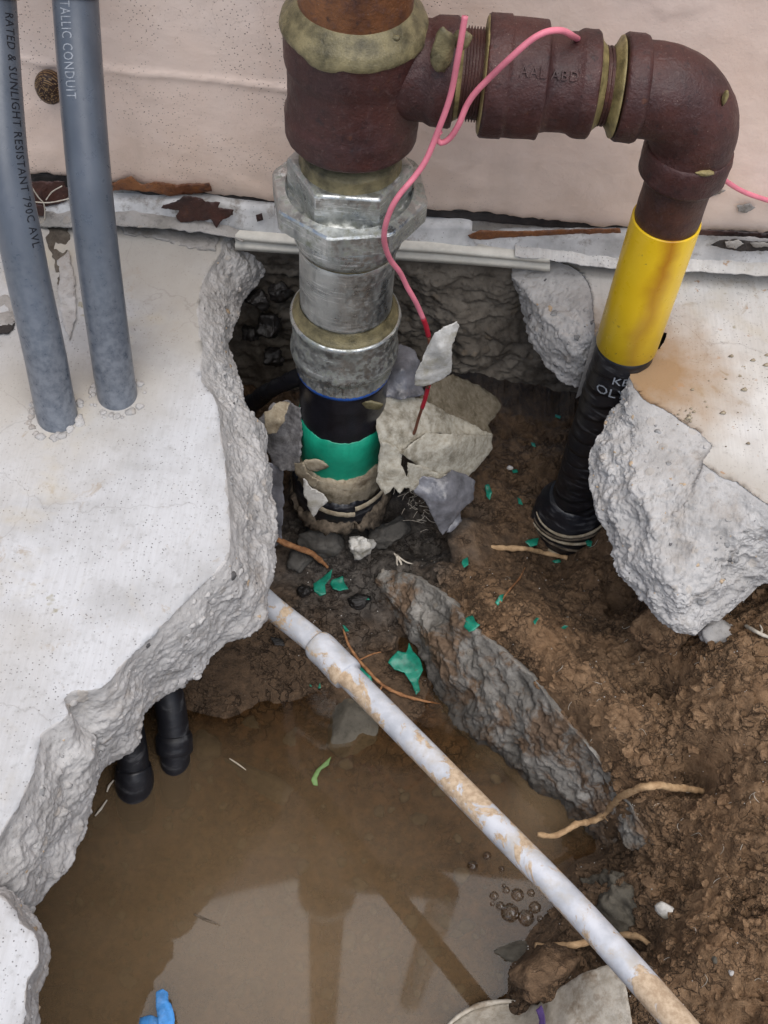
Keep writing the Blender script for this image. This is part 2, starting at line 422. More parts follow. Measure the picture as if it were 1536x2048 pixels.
def m_pvc(name):
    t = NT(name)
    a = t.noise(22, 6, .68, t.scale((1, 1, 1.6)), .6); b = t.noise(230, 5, .65)
    col = t.mix(t.ramp(t.noise(60, 4), (.4, 0.), (.6, 1.)), (.42, .435, .465), (.55, .56, .59))
    m = t.ramp(a, (.525, 0.), (.555, 1.)); m2 = t.math('MULTIPLY', t.ramp(t.noise(50, 5, .7), (.50, 0.), (.66, .5)), 1.0)
    col = t.mix(m2, col, (.42, .36, .27))
    col = t.mix(m, col, t.mix(t.ramp(b, (.4, 0.), (.6, 1.)), (.38, .275, .18), (.53, .41, .285)))
    sc_ = t.voro(120); col = t.mix(t.ramp(sc_, (.03, .5), (.06, 0.)), col, (.12, .10, .08))
    return t.pbr(col, t.mix(m, .42, .9), 0, t.bump(t.math('ADD', m, t.math('MULTIPLY', b, .35)), .35, .0008), .45)
def m_conduit(name):
    t = NT(name)
    a = t.noise(24, 5, .6, t.scale((1, 1, .35))); b = t.noise(150, 5, .65)
    col = t.mix(t.ramp(a, (.35, 0.), (.65, 1.)), (.066, .078, .098), (.096, .110, .134))
    low = t.ramp(t.math('ADD', t.sep(t.pos, 2), t.math('MULTIPLY', a, .14)), (.06, .55), (.22, 0.))
    col = t.mix(t.math('MULTIPLY', low, t.ramp(b, (.42, .2), (.6, 1.))), col, (.27, .285, .31))
    sc_ = t.noise(45, 4, .7, t.scale((3, 3, .8)))
    col = t.mix(t.ramp(sc_, (.66, 0.), (.70, .7)), col, (.045, .05, .065))
    return t.pbr(col, t.ramp(b, (.3, .24), (.7, .42)), 0, t.bump(b, .12, .0006), .65)
def m_yellow(name):
    t = NT(name)
    a = t.noise(18, 5, .6); b = t.noise(120, 4, .6)
    col = t.mix(t.ramp(a, (.35, 0.), (.65, 1.)), (.80, .51, .012), (.86, .575, .022))
    # a rust run down the front, its own place on the sleeve
    x = t.math('SUBTRACT', t.sep(t.pos, 0), float(Y(1318, 570, -.198)[0])); z = t.sep(t.pos, 2)
    wob = t.math('MULTIPLY', t.math('SUBTRACT', t.noise(25, 4), .5), .022)
    d = t.math('ABSOLUTE', t.math('ADD', x, wob))
    run = t.math('MULTIPLY', t.ramp(d, (.001, 1.), (.012, 0.)), t.ramp(t.math('ADD', z, t.math('MULTIPLY', a, .03)), (.0, .25), (.14, 1.)))
    col = t.mix(t.math('MULTIPLY', run, .85), col, (.40, .14, .012))
    bot = t.ramp(t.math('ADD', z, t.math('MULTIPLY', t.noise(60, 5, .7), .03)), (.012, .5), (.035, 0.))
    col = t.mix(bot, col, (.33, .22, .05))
    col = t.mix(t.ramp(t.noise(75, 4, .75), (.66, 0.), (.71, .7)), col, (.22, .12, .04))
    return t.pbr(col, t.ramp(b, (.3, .25), (.7, .4)), 0, t.bump(b, .1, .0005), .5)
def m_black(name, glossy=.25, streak=True):
    t = NT(name)
    a = t.noise(60, 5, .65, t.scale((.6, .6, 3))); b = t.noise(200, 4)
    col = t.mix(t.ramp(a, (.55, 0.), (.75, .6)), (.010, .010, .013), (.16, .16, .165) if streak else (.03, .03, .03))
    return t.pbr(col, t.ramp(a, (.3, glossy), (.7, glossy+.35)), 0, t.bump(t.math('ADD', a, t.math('MULTIPLY', b, .3)), .35, .0012), .5)
def m_stucco(name):
    t = NT(name)
    a = t.noise(5, 5, .6); b = t.noise(26, 5, .6); c = t.noise(300, 4, .6); z = t.sep(t.pos, 2); x = t.sep(t.pos, 0)
    col = t.mix(t.ramp(a, (.36, 0.), (.64, 1.)), (.80, .615, .51), (.84, .70, .62))
    col = t.mix(t.ramp(b, (.42, 0.), (.7, .55)), col, (.80, .65, .56))
    low = t.ramp(t.math('ADD', z, t.math('MULTIPLY', b, .12)), (.08, .55), (.18, 0.))
    col = t.mix(low, col, (.60, .46, .35))
    sp = t.voro(360); gate = t.math('MULTIPLY', t.ramp(t.noise(14, 4), (.42, 0.), (.58, 1.)), t.ramp(x, (-.28, 1.), (.08, .12)))
    col = t.mix(t.math('MULTIPLY', t.ramp(sp, (.13, 1.), (.22, 0.)), gate), col, (.20, .145, .12))
    dst = t.n('ShaderNodeTexNoise'); t.set(dst.inputs['Vector'], t.co); dst.inputs['Scale'].default_value = 55; dst.inputs['Detail'].default_value = 4
    wv_ = t.mix(.035, t.co, dst.outputs['Color']); ck = t.voro(36, 'DISTANCE_TO_EDGE', wv_); cg = t.ramp(t.noise(11, 3), (.60, 0.), (.66, 1.))
    col = t.mix(t.math('MULTIPLY', t.ramp(ck, (.006, .35), (.016, 0.)), cg), col, (.40, .30, .25))
    stn = t.ramp(t.noise(17, 5, .65, t.scale((1, 1, .35))), (.55, 0.), (.75, .4)); col = t.mix(stn, col, (.54, .42, .34))
    st = t.ramp(t.noise(11, 4, .6), (.66, 0.), (.74, .55)); col = t.mix(t.math('MULTIPLY', st, low), col, (.30, .20, .13))
    h = t.math('ADD', t.math('MULTIPLY', c, .5), t.math('ADD', b, t.math('MULTIPLY', t.ramp(sp, (.10, 0.), (.25, 1.)), t.math('MULTIPLY', gate, .5))))
    return t.pbr(col, .85, 0, t.bump(h, .42, .0014), .3)
def m_paint(name):
    t = NT(name)
    a = t.noise(30, 5, .65); b = t.noise(170, 5, .65)
    col = t.mix(t.ramp(a, (.35, 0.), (.62, 1.)), (.36, .355, .35), (.58, .575, .57))
    col = t.mix(t.ramp(t.noise(48, 5, .7), (.55, 0.), (.66, .85)), col, (.24, .215, .19))
    col = t.mix(t.ramp(t.voro(210), (.06, .8), (.11, 0.)), col, (.07, .04, .035))
    return t.pbr(col, .6, 0, t.bump(t.math('ADD', a, t.math('MULTIPLY', b, .4)), .4, .0015), .4)
def m_cloth(name, lo, hi, dirt, rough=.9):
    t = NT(name)
    a = t.noise(45, 5, .65); b = t.noise(800, 2); wv = t.noise(160, 5, .65)
    col = t.mix(t.ramp(wv, (.35, 0.), (.62, 1.)), lo, hi)
    col = t.mix(t.ramp(a, (.50, 0.), (.66, .8)), col, dirt)
    return t.pbr(col, rough, 0, t.bump(t.math('ADD', b, wv), .5, .0008), .3)
def m_flake(name):
    t = NT(name); a = t.noise(60, 4, .65)
    col = t.mix(t.ramp(a, (.35, 0.), (.65, 1.)), (.006, .115, .075), (.012, .25, .165))
    col = t.mix(t.ramp(t.noise(130, 4), (.62, 0.), (.72, .7)), col, (.08, .055, .03))
    return t.pbr(col, .35, 0, t.bump(a, .3, .001), .5)
def m_root(name, lo, hi):
    t = NT(name); a = t.noise(120, 5, .65); b = t.noise(40, 4)
    col = t.mix(t.ramp(a, (.35, 0.), (.62, 1.)), lo, hi); col = t.mix(t.ramp(b, (.58, 0.), (.7, .6)), col, tuple(x*.4 for x in lo))
    return t.pbr(col, .8, 0, t.bump(a, .6, .0015), .3)

MT = dict(
    slab_l=m_concrete_top('grey concrete top', False), slab_r=m_concrete_top('pale concrete top', True, True),
    broken=m_broken('broken concrete', (.36, .345, .33), (.50, .485, .47), (.20, .19, .175)),
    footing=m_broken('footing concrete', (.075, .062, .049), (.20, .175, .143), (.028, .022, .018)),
    darkrock=m_broken('dark rock', (.11, .102, .09), (.30, .285, .26), (.045, .041, .036), True),
    wetrock=m_broken('wet rock', (.055, .05, .04), (.13, .115, .09), (.03, .026, .02)),
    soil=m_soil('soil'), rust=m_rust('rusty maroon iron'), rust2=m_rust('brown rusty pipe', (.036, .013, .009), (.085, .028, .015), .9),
    rusttop=m_rust('flaking orange rusty pipe', (.06, .020, .010), (.22, .085, .028), 1.0), rustor=m_rust('orange rust', (.10, .03, .012), (.28, .11, .035), .9),
    rustdk=m_rust('dark flaking rust', (.018, .009, .008), (.07, .022, .014), .5),
    galv=m_galv('galvanised steel', .75), galvc=m_galv('scratched galvanised nipple', .28),
    dope=plain('olive pipe sealant', (.135, .115, .058), .42, .5, 75, .6, .0012, c2=(.22, .185, .095)),
    dopey=plain('yellowish pipe sealant', (.22, .175, .075), .45, .45, 80, .6, .0012),
    green=plain('green pipe coating', (.010, .27, .165), .35, .22, 30, .15),
    blackc=plain('black pipe coating', (.011, .011, .015), .3, .4, 50, .25),
    blue=plain('blue gasket', (.02, .09, .36), .4),
    yellow=m_yellow('yellow pipe coating'), tape=m_black('black pipe tape'), blackpl=m_black('black plastic', .2, False),
    pvc=m_pvc('muddy grey pvc'), conduit=m_conduit('grey conduit'), conduitb=m_black('black wrapped conduit', .3),
    brass=plain('tan brass', (.38, .27, .11), .4, .3, 60),
    printw=plain('pale print', (.27, .29, .32), .6, .35, 300), printk=plain('black print', (.012, .012, .016), .5, .2),
    stucco=m_stucco('pink stucco'), paint=m_paint('old white paint'), channel=plain('cream painted channel', (.60, .57, .50), .45, .12, 60, .2),
    pink=plain('pink wire', (.66, .19, .25), .45, .22, 28, .3), red=plain('red wire', (.38, .012, .03), .4, .2),
    copper=plain('dull copper', (.20, .075, .045), .45, .3, 200, .2, metal=.4),
    chip=m_cloth('white plaster', (.44, .42, .38), (.60, .585, .55), (.25, .22, .14)),
    canvas=m_cloth('cream canvas', (.30, .27, .21), (.47, .445, .375), (.11, .09, .055)),
    canvasb=m_cloth('brown canvas', (.15, .125, .085), (.25, .215, .16), (.07, .055, .03)),
    greyfab=m_cloth('grey fabric', (.14, .135, .14), (.30, .29, .29), (.05, .045, .042)),
    gplastic=plain('grey plastic film', (.15, .15, .165), .22, .4, 50, .35, .0015, spec=.6),
    wrapb=m_cloth('beige wrap', (.27, .22, .15), (.42, .365, .27), (.10, .07, .04)),
    fibre=m_root('fibrous wrap', (.045, .035, .025), (.16, .125, .09)),
    flake=m_flake('green coating flake'), leafg=plain('light green leaf', (.13, .22, .07), .5, .25),
    root=m_root('tan root', (.30, .185, .095), (.50, .34, .19)), rootd=m_root('orange brown root', (.15, .062, .025), (.36, .18, .08)),
    rootp=m_root('pale rootlet', (.40, .35, .28), (.58, .53, .45)),
    bluep=plain('blue plastic', (.07, .28, .66), .35, .35, 70, .4, .002), sack=m_cloth('cream sack', (.34, .30, .24), (.46, .42, .355), (.15, .10, .055), .5),
    purple=plain('purple film', (.06, .035, .12), .4), clayg=m_broken('grey clay', (.045, .042, .038), (.12, .112, .10), (.02, .018, .016)), clay=plain('black clay', (.014, .012, .011), .4, .5, 80, .5, .002),
    white=plain('white stone', (.55, .53, .50), .7), joint=plain('dark joint', (.035, .03, .028), .9, .4, 60, .6, .002),
    agg_grey=plain('grey aggregate', (.27, .265, .26), .8, .35, 150, .4), agg_tan=plain('tan aggregate', (.40, .30, .20), .8, .35, 150, .4), agg_dark=plain('dark aggregate', (.11, .105, .105), .7, .4, 150, .4),
    greyconc=m_broken('grey mortar', (.24, .225, .205), (.38, .36, .34), (.10, .09, .085)),
)

# ------------------------------------------------------------------ soil terrain
WZ = -.320
cp = [  # photo pixel and level
 (100,2040,-.365),(400,2040,-.372),(768,2040,-.36),(300,1750,-.375),(600,1750,-.368),(800,1800,-.352),(500,1620,-.355),(350,1560,-.362),
 (850,1640,-.336),(700,1610,-.340),(950,1720,-.329),(1000,1850,-.330),(1000,1990,-.335),(150,1900,-.375),(430,1500,-.337),(600,1470,-.330),(800,1500,-.327),
 (390,1440,-.325),(520,1415,-.3235),(440,1380,-.304),(600,1315,-.300),(540,1270,-.297),(640,1380,-.320),(330,1400,-.318),(250,1450,-.335),
 (600,1130,-.293),(700,1150,-.298),(780,1200,-.301),(650,1230,-.298),(750,1300,-.304),(820,1370,-.313),(870,1430,-.321),(690,1062,-.283),(620,1075,-.286),(760,1060,-.284),(850,1080,-.285),(600,980,-.282),(560,870,-.265),
 (930,1060,-.256),(900,1120,-.262),(1000,950,-.262),(1050,1020,-.264),(1150,1080,-.270),(1100,870,-.262),(1000,1150,-.243),(1100,1200,-.236),(1200,1150,-.255),(1250,1200,-.243),
 
 (838,1118,-.318),(870,1105,-.30),(800,1100,-.298),(790,1215,-.303),(860,1360,-.316),(930,1480,-.323),(1010,1565,-.324),(1140,1670,-.322),(1200,1710,-.312),
 (1150,1300,-.226),(1250,1370,-.218),(1310,1400,-.235),(1370,1560,-.240),(1290,1290,-.215),(1340,1290,-.185),(1400,1340,-.160),(1470,1340,-.140),(1530,1260,-.130),(1450,1450,-.155),(1500,1600,-.150),(1440,1640,-.170),
 (1390,1640,-.215),(1330,1700,-.232),(1400,1750,-.205),(1500,1800,-.160),(1310,1790,-.218),(1250,1740,-.226),(1190,1765,-.243),(1130,1760,-.318),(1110,1810,-.323),
 (1200,1860,-.300),(1280,1885,-.262),(1400,1900,-.175),(1500,1990,-.155),(1350,1960,-.205),(1200,1930,-.240),(1120,1960,-.252),(1065,1945,-.285),(1040,1910,-.322),(1230,2010,-.225)]
wp = [(-.6,-.3,-.13),(-.6,-.9,-.13),(-.3,-.5,-.345),(-.25,-.25,-.27),(-.15,-.1,-.25),(0,-.06,-.255),(.1,-.06,-.255),(.2,-.05,-.25),(0,.1,-.25),(.2,.1,-.25),(-.2,.1,-.24),(.45,-.1,-.14),(.6,-.3,-.12),(.7,-.6,-.11),
      (0,-.85,-.35),(.3,-.85,-.26),(-.3,-.85,-.34),(0,-1.05,-.2),(0,-1.3,-.01),(.7,-1.2,-.01),(-.7,-1.2,-.08),(.6,-.9,-.06),(.3,-1.1,-.1),(-.3,-1.1,-.14),(.8,0,-.12),(-.8,0,-.12)]
RTOP = A(*[Z(*p) for p in [(770,1135,-.285),(820,1150,-.262),(880,1185,-.246),(930,1240,-.232),(1000,1300,-.224),(1055,1350,-.218),(1110,1420,-.215),(1170,1490,-.218),(1215,1550,-.222),(1265,1625,-.231),(1310,1695,-.247)]])
RBOT = A(*[Z(*p) for p in [(745,1180,-.302),(775,1220,-.304),(825,1300,-.310),(868,1380,-.320),(915,1465,-.327),(985,1535,-.328),(1050,1585,-.328),(1115,1625,-.326),(1180,1675,-.322),(1235,1705,-.310),(1300,1706,-.262)]])
t1, b1_ = resample(RTOP, 22), resample(RBOT, 22)
for k in range(22):
    dv = t1[k]-b1_[k]; dv[2] = 0; dv /= np.linalg.norm(dv)
    wp.append(tuple(t1[k]+dv*.012+np.array([0, 0, .003+.005*math.sin(k*2.1)])))
    if 2 <= k <= 19: wp.append(tuple(t1[k]*.80+b1_[k]*.20-np.array([0, 0, t1[k][2]*.80+b1_[k][2]*.20-(b1_[k][2]-.004)])))
CPW = np.array([Z(*c) for c in cp] + [np.array(p) for p in wp])
CPW[:, 2] = np.where(CPW[:, 2] < WZ, WZ+(CPW[:, 2]-WZ)*.72, CPW[:, 2])
_hf = rbf(CPW[:, :2]*10, CPW[:, 2], 1e-4)
def height(xy):
    xy = np.asarray(xy, float); z = _hf(xy*10)
    P = np.concatenate([xy, np.zeros(xy.shape[:-1]+(1,))], -1)
    dry = smooth(z, -.312, -.27); far = smooth(xy[..., 0], .12, .30)
    wpt = P + .012*np.stack([fbm(P, 40, 2, .5, 3), fbm(P, 40, 2, .5, 4), 0*z], -1)
    f1, f2, ci = worley(wpt, 26, 5); g1, g2, gi = worley(wpt, 75, 6)
    cl = (1-smooth(f2-f1, 0, .25))                      # cracks between clods
    zz = z + dry*(.008*fbm(P, 22, 5, .55, 1) - .0022*cl*(.3+.7*far)*smooth(fbm(P, 14, 2, .5, 17), -.2, .3) + .006*(ci-.5)*(.3+.7*far))
    h1 = fbm(wpt, 15, 4, .6, 31)*7; st = np.floor(h1)+smooth(h1-np.floor(h1), .62, .98)
    zz = zz + dry*(.0035+.0045*far)*(st-.5)*smooth(fbm(P, 9, 2, .5, 33), -.35, .1)
    zz = zz - dry*(.003+.004*far)*np.maximum(0, .12-np.abs(fbm(wpt, 20, 3, .6, 35)))*8
    pl = worley(wpt + .004*np.stack([fbm(P, 130, 2, .6, 41), fbm(P, 130, 2, .6, 42), 0*z], -1), 55, 43)
    zz = zz + dry*(.002+.003*far)*((pl[2]-.5) - .9*(1-smooth(pl[1]-pl[0], 0, .10)))*smooth(fbm(P, 11, 2, .5, 44), -.15, .25)
    zz = zz + dry*(.0016*fbm(P, 120, 4, .65, 2) - .0022*np.maximum(0, .10-np.abs(fbm(wpt, 62, 3, .6, 45)))*8)
    zz = zz + (1-dry)*(.0028*fbm(P, 30, 5, .6, 8) + .003*np.maximum(0, .5-worley(P, 34, 9)[0])*2*smooth(fbm(P, 12, 2, .5, 14), .05, .3))
    return zz
xs = np.r_[np.linspace(-.95, -.36, 24)[:-1], np.linspace(-.36, .46, 480), np.linspace(.46, .95, 20)[1:]]
ys = np.r_[np.linspace(-1.45, -.76, 26)[:-1], np.linspace(-.76, -.03, 440), np.linspace(-.03, .12, 8)[1:]]
GX, GY = np.meshgrid(xs, ys); GZ = height(np.stack([GX, GY], -1))
GZ = np.minimum(GZ, -.006)
def hz(x, y):                                      # ground level by lookup
    i = np.clip(np.searchsorted(xs, x)-1, 0, len(xs)-2); j = np.clip(np.searchsorted(ys, y)-1, 0, len(ys)-2)
    u = (x-xs[i])/(xs[i+1]-xs[i]); v = (y-ys[j])/(ys[j+1]-ys[j])
    return (GZ[j, i]*(1-u)+GZ[j, i+1]*u)*(1-v)+(GZ[j+1, i]*(1-u)+GZ[j+1, i+1]*u)*v
def ground(px, py, lift=0):                        # where the photo's pixel meets the soil
    d = ray(px, py); lo, hi = .7, 1.6; t = lo
    while t < hi:
        P = CP+d*t
        if P[2] < hz(P[0], P[1])+lift: break
        t += .003
    return CP+d*t
V = np.stack([GX, GY, GZ], -1).reshape(-1, 3)
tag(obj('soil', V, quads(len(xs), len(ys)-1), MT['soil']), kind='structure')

# far pavement round the pit, one sheet with the pit left out
def ring():
    o = [(-12, -12), (12, -12), (12, .1), (-12, .1)]; i = [(-.93, -1.43), (.93, -1.43), (.93, .1), (-.93, .1)]
    V = [(x, y, -.004) for x, y in o+i]
    return V, [[0, 1, 5, 4], [1, 2, 6, 5], [3, 0, 4, 7]]
tag(obj('pavement', *ring(), MT['slab_l'], sm=False), kind='structure')

# water: clear where shallow, murky where deep
wx = np.linspace(-.34, .30, 130); wy = np.linspace(-.90, -.30, 120)
WX, WY = np.meshgrid(wx, wy)
dep = WZ - np.array([[hz(x, y) for x in wx] for y in wy])
V = np.stack([WX, WY, np.full_like(WX, WZ)], -1).reshape(-1, 3)
t = NT('muddy water')
at = t.n('ShaderNodeAttribute'); at.attribute_name = 'murk'
tr = t.n('ShaderNodeBsdfTransparent'); tr.inputs[0].default_value = (.80, .70, .56, 1)
df = t.n('ShaderNodeBsdfDiffuse'); cl_ = t.noise(9, 4, .6)
t.set(df.inputs[0], t.mix(t.ramp(cl_, (.35, 0.), (.65, 1.)), (.235, .160, .088), (.285, .200, .118)))
mx = t.n('ShaderNodeMixShader'); t.set(mx.inputs[0], at.outputs['Fac']); t.t.links.new(tr.outputs[0], mx.inputs[1]); t.t.links.new(df.outputs[0], mx.inputs[2])
gl = t.n('ShaderNodeBsdfGlossy'); gl.inputs['Roughness'].default_value = .035
fr = t.n('ShaderNodeFresnel'); fr.inputs[0].default_value = 1.40
m2 = t.n('ShaderNodeMixShader'); t.set(m2.inputs[0], fr.outputs[0]); t.t.links.new(mx.outputs[0], m2.inputs[1]); t.t.links.new(gl.outputs[0], m2.inputs[2])
t.t.links.new(m2.outputs[0], t.out.inputs[0]); MT['water'] = t.m
wo = tag(obj('water', V, quads(len(wx), len(wy)-1), MT['water']), kind='structure')
ma = wo.data.attributes.new('murk', 'FLOAT', 'POINT')
ma.data.foreach_set('value', (1-np.exp(-np.clip(dep, 0, 1)/.070)).ravel()*.94)

# ------------------------------------------------------------------ wall
YW = -.055
PX = lambda rows, y: np.array([Y(a, b, y) for a, b in rows])
edge = PX([(-260,330),(-60,345),(60,352),(130,356),(225,370),(262,362),(300,382),(370,386),(430,394),(545,405),(700,416),(850,425),(930,428),(1000,436),(1100,445),(1200,456),(1400,463),(1536,470),(1800,488)], YW)
wall = thing('stucco_wall', 'pink painted stucco wall with rusty decayed foot behind the pipes', 'wall', (0, .0, 0))
x = np.r_[[-4, -2, -1], np.linspace(-.6, .6, 400), [1, 2, 4]]
zb = np.interp(x, edge[:, 0], edge[:, 2]) + .0025*fbm(np.c_[x, 0*x, 0*x], 70, 4, .6, 3)
tt = np.r_[np.linspace(0, .45, 150), [.7, .9, 1.15]]
G = np.zeros((len(tt), len(x), 3)); G[..., 0] = x[None]; G[..., 2] = zb[None] + tt[:, None]*(1-zb[None]*0)
P = G.copy(); P[..., 1] = 0
# raised seam crossing the wall on the left
s0 = Y(215, 138, YW); s1 = Y(560, 176, YW); sz = s0[2]+(x-s0[0])*(s1[2]-s0[2])/(s1[0]-s0[0]) + .003*fbm(np.c_[x, 0*x, 0*x], 30, 3, .5, 7)
seam = np.exp(-((G[..., 2]-sz[None])/.0028)**2)*smooth(-x, -.02, .06)[None]
G[..., 1] = YW - .0009*fbm(P, 30, 5, .55, 1) - .0022*seam*(1+.6*fbm(P, 120, 2, .5, 4)) - .0012*smooth(fbm(P, 16, 3, .5, 9), .1, .4)
lip = np.exp(-tt/.004)[:, None]; G[..., 1] += .004*lip*(1+fbm(P, 60, 3, .6, 5))
n, mrows = len(x), len(tt)
V = G.reshape(-1, 3); Bk = V.copy(); Bk[:, 1] = .12
F = quads(n, mrows-1).tolist(); k = len(V)
F += [[i+1, i, i+k, i+1+k] for i in range(n-1)]
obj('stucco', np.concatenate([V, Bk]), F, MT['stucco'], wall)

def strip(top, bot, y_t, y_b, n=260, m=6, amp=.001, f=60, s=0, ret=.02, lipz=0):
    T = resample(PX(top, y_t), n); B = resample(PX(bot, y_b), n)
    rows = [T+np.array([0, ret, 0])] + [T*(1-v)+B*v for v in np.linspace(0, 1, m)] + [B+np.array([0, ret, 0])]
    G = np.array(rows); G[1:-1, :, 1] -= amp*fbm(G[1:-1], f, 4, .55, s); G[..., 2] += amp*.9*fbm(G, f*.8, 3, .6, s+3)
    return G.reshape(-1, 3), quads(n, len(rows)-1)[:, ::-1]
# dark recess and mortar behind the stucco's foot
obj('mortar_bed', *strip([(-300,320),(60,340),(540,392),(850,412),(1240,440),(1800,470)], [(-300,430),(60,440),(540,480),(850,505),(1240,530),(1800,570)], YW+.008, YW+.006, amp=.003, f=50, s=2), MT['greyconc'], wall)
obj('joint', *strip([(-300,322),(60,344),(225,362),(540,398),(850,418),(1240,447),(1800,480)], [(-300,345),(60,372),(225,376),(320,394),(545,414),(850,432),(1000,446),(1240,464),(1800,500)], YW+.0055, YW+.0045, amp=.0018, f=60, s=5), MT['joint'], wall)
# white flashing, left and right lengths, and the channel bar over the hole
fl = [obj('flashing', *strip([(-300,370),(75,412),(140,400),(225,402),(330,401),(352,399),(420,402),(470,410),(548,418)], [(-300,428),(75,436),(225,434),(330,438),(420,450),(548,480)], YW-.004, YW-.012, n=200, s=8), MT['paint'], wall),
      obj('flashing', *strip([(548,420),(700,436),(850,449),(940,451),(945,478),(1010,474),(1100,470),(1240,468),(1390,472),(1536,482),(1800,505)], [(548,486),(700,494),(850,494),(1010,505),(1240,530),(1536,548),(1800,570)], YW-.004, YW-.013, n=300, s=9), MT['paint'], wall)]
def bar(top, bot, y, d):
    n = 120; T = resample(PX(top, y), n); B = resample(PX(bot, y), n)
    sec = [(T, d+.012), (T, 0), (T*.72+B*.28, -.0006), (T*.66+B*.34, .003), (T*.42+B*.58, .003), (T*.36+B*.64, 0), (B, 0), (B-np.array([0, 0, .0012]), d+.01)]
    G = np.array([q+np.array([0, o, 0]) for q, o in sec])
    return G.reshape(-1, 3), quads(n, len(sec)-1)[:, ::-1]
obj('channel_bar', *bar([(470,472),(600,484),(850,497),(1040,514),(1100,519)], [(470,500),(600,509),(850,524),(1040,538),(1100,544)], -.075, .006), MT['channel'], wall)
# rust and rotten pieces along the foot
def wpiece(name, out, y, m, s, amp=.002, thick=.004, ragged=3.5, ctrl=None):
    return obj(name, *sheet(out, ctrl or [(0, 0, y)], 5, amp, 120, thick, s, 'y', ragged), MT[m], wall)
wpiece('rust_flake', [(352,402),(372,390),(400,396),(412,404),(440,404),(438,416),(468,420),(466,430),(446,440),(434,456),(420,440),(395,440),(362,446),(350,432),(358,420),(322,418),(326,410)], YW-.0165, 'rustdk', 11)
wpiece('rust_streak', [(222,366),(262,352),(285,370),(310,362),(352,368),(418,366),(425,384),(380,388),(340,392),(290,382),(224,380)], YW-.0045, 'rustor', 12, .001)
wpiece('rust_streak', [(60,362),(128,362),(140,384),(130,404),(95,412),(70,410)], YW-.006, 'rustdk', 13)
wpiece('rust_flake', [(66,410),(84,408),(92,418),(86,432),(70,432)], YW-.017, 'rustdk', 14)
wpiece('rust_spot', [(512,430),(524,426),(526,440),(514,444)], YW-.0135, 'rustdk', 15, .001, .002, 1.5)
wpiece('rust_strip', [(936,470),(960,460),(1040,462),(1140,458),(1240,456),(1242,466),(1150,468),(1040,474),(960,480),(940,476)], YW-.0125, 'rustor', 16, .0015, .004, 2)
wpiece('rust_strip', [(1385,458),(1460,461),(1600,470),(1600,482),(1500,474),(1385,470)], YW-.0095, 'rustdk', 17, .0015, .004, 2)
wpiece('rotten_hole_shade', [(1422,490),(1440,480),(1470,478),(1500,482),(1600,486),(1600,503),(1520,501),(1480,503),(1440,496)], YW-.0155, 'joint', 18, .002, .003, 2.5)  # dark sheet over the flashing, painting the shade inside a rotten hole
wpiece('mortar_chip', [(1448,484),(1478,478),(1488,488),(1470,498),(1452,494)], YW-.019, 'greyconc', 19, .002)
wpiece('mortar_chip', [(1498,484),(1540,486),(1545,494),(1505,494)], YW-.019, 'greyconc', 20, .002)
wpiece('stain_patch', [(1420,380),(1438,372),(1452,380),(1440,390),(1424,390)], YW-.0035, 'greyconc', 21, .0004, .0015, 4)
wpiece('stain_patch', [(1474,412),(1500,407),(1510,416),(1492,426),(1476,422)], YW-.0035, 'greyconc', 22, .0004, .0015, 4)

# footing and earth face at the back of the hole
def loftface(T, B, n, m, prof, amps, s, extra_top=None):
    Tn, Bn = resample(T, n), resample(B, n)
    v = np.linspace(0, 1, m)
    G = np.array([Tn*(1-a)+Bn*a for a in v])
    if extra_top is not None:                       # a ridge line part of the way down the face
        Mn = resample(extra_top, n)
        G = np.array([Tn*(1-a*2)+Mn*a*2 if a < .5 else Mn*(2-a*2)+Bn*(a*2-1) for a in v])
        for _ in range(5): G[1:-1] = (G[:-2]+G[1:-1]*2+G[2:])/4
    N = gnorm(G)
    if N[m//2, n//2] @ (CP-G[m//2, n//2]) < 0: N = -N
    # smooth the normals a little so the displacement does not cross
    for _ in range(6):
        N[1:-1] = (N[:-2]+N[1:-1]*2+N[2:])/4; N[:, 1:-1] = (N[:, :-2]+N[:, 1:-1]*2+N[:, 2:])/4
    N /= np.linalg.norm(N, axis=2)[..., None]
    env = prof(v)[:, None]
    D = np.zeros(G.shape[:2])
    for f, a, kind in amps:
        if kind == 'f': D += a*fbm(G, f, 4, .55, s)
        elif kind == 'r': D -= a*np.abs(fbm(G, f, 4, .55, s+3))
        elif kind == 'w':
            q = G+.006*np.stack([fbm(G, 60, 2, .5, s+7), fbm(G, 60, 2, .5, s+8), fbm(G, 60, 2, .5, s+9)], -1)
            f1, f2, ci = worley(q, f, s+5); D += a*((ci-.5)*1.2 - .6*(1-smooth(f2-f1, 0, .18)))
        elif kind == 'l':                           # ledges running along the face
            q = G*np.array([.35, .35, 1.6]); D += a*np.abs(fbm(q, f, 4, .55, s+13))
    return G + N*(D*env)[..., None], N
foot, _ = loftface(A(*[Y(a, b, -.062) for a, b in [(380,480),(600,505),(850,524),(1040,536),(1200,556),(1400,580)]]),
                A(*[Y(a, b, yy) for a, b, yy in [(380,830,-.03),(600,770,-.03),(850,740,-.055),(930,748,-.075),(1050,770,-.05),(1200,800,-.04),(1400,850,-.03)]]),
                320, 120, lambda v: np.minimum(1, v*8), [(9, .016, 'f'), (30, .009, 'f'), (14, .008, 'l'), (26, .008, 'r'), (90, .003, 'f'), (220, .0018, 'f')], 21)
V = foot.reshape(-1, 3)
single('wall_footing', V, quads(320, 119), MT['footing'], 'dark rough earth and concrete footing face under the white channel bar', 'footing')

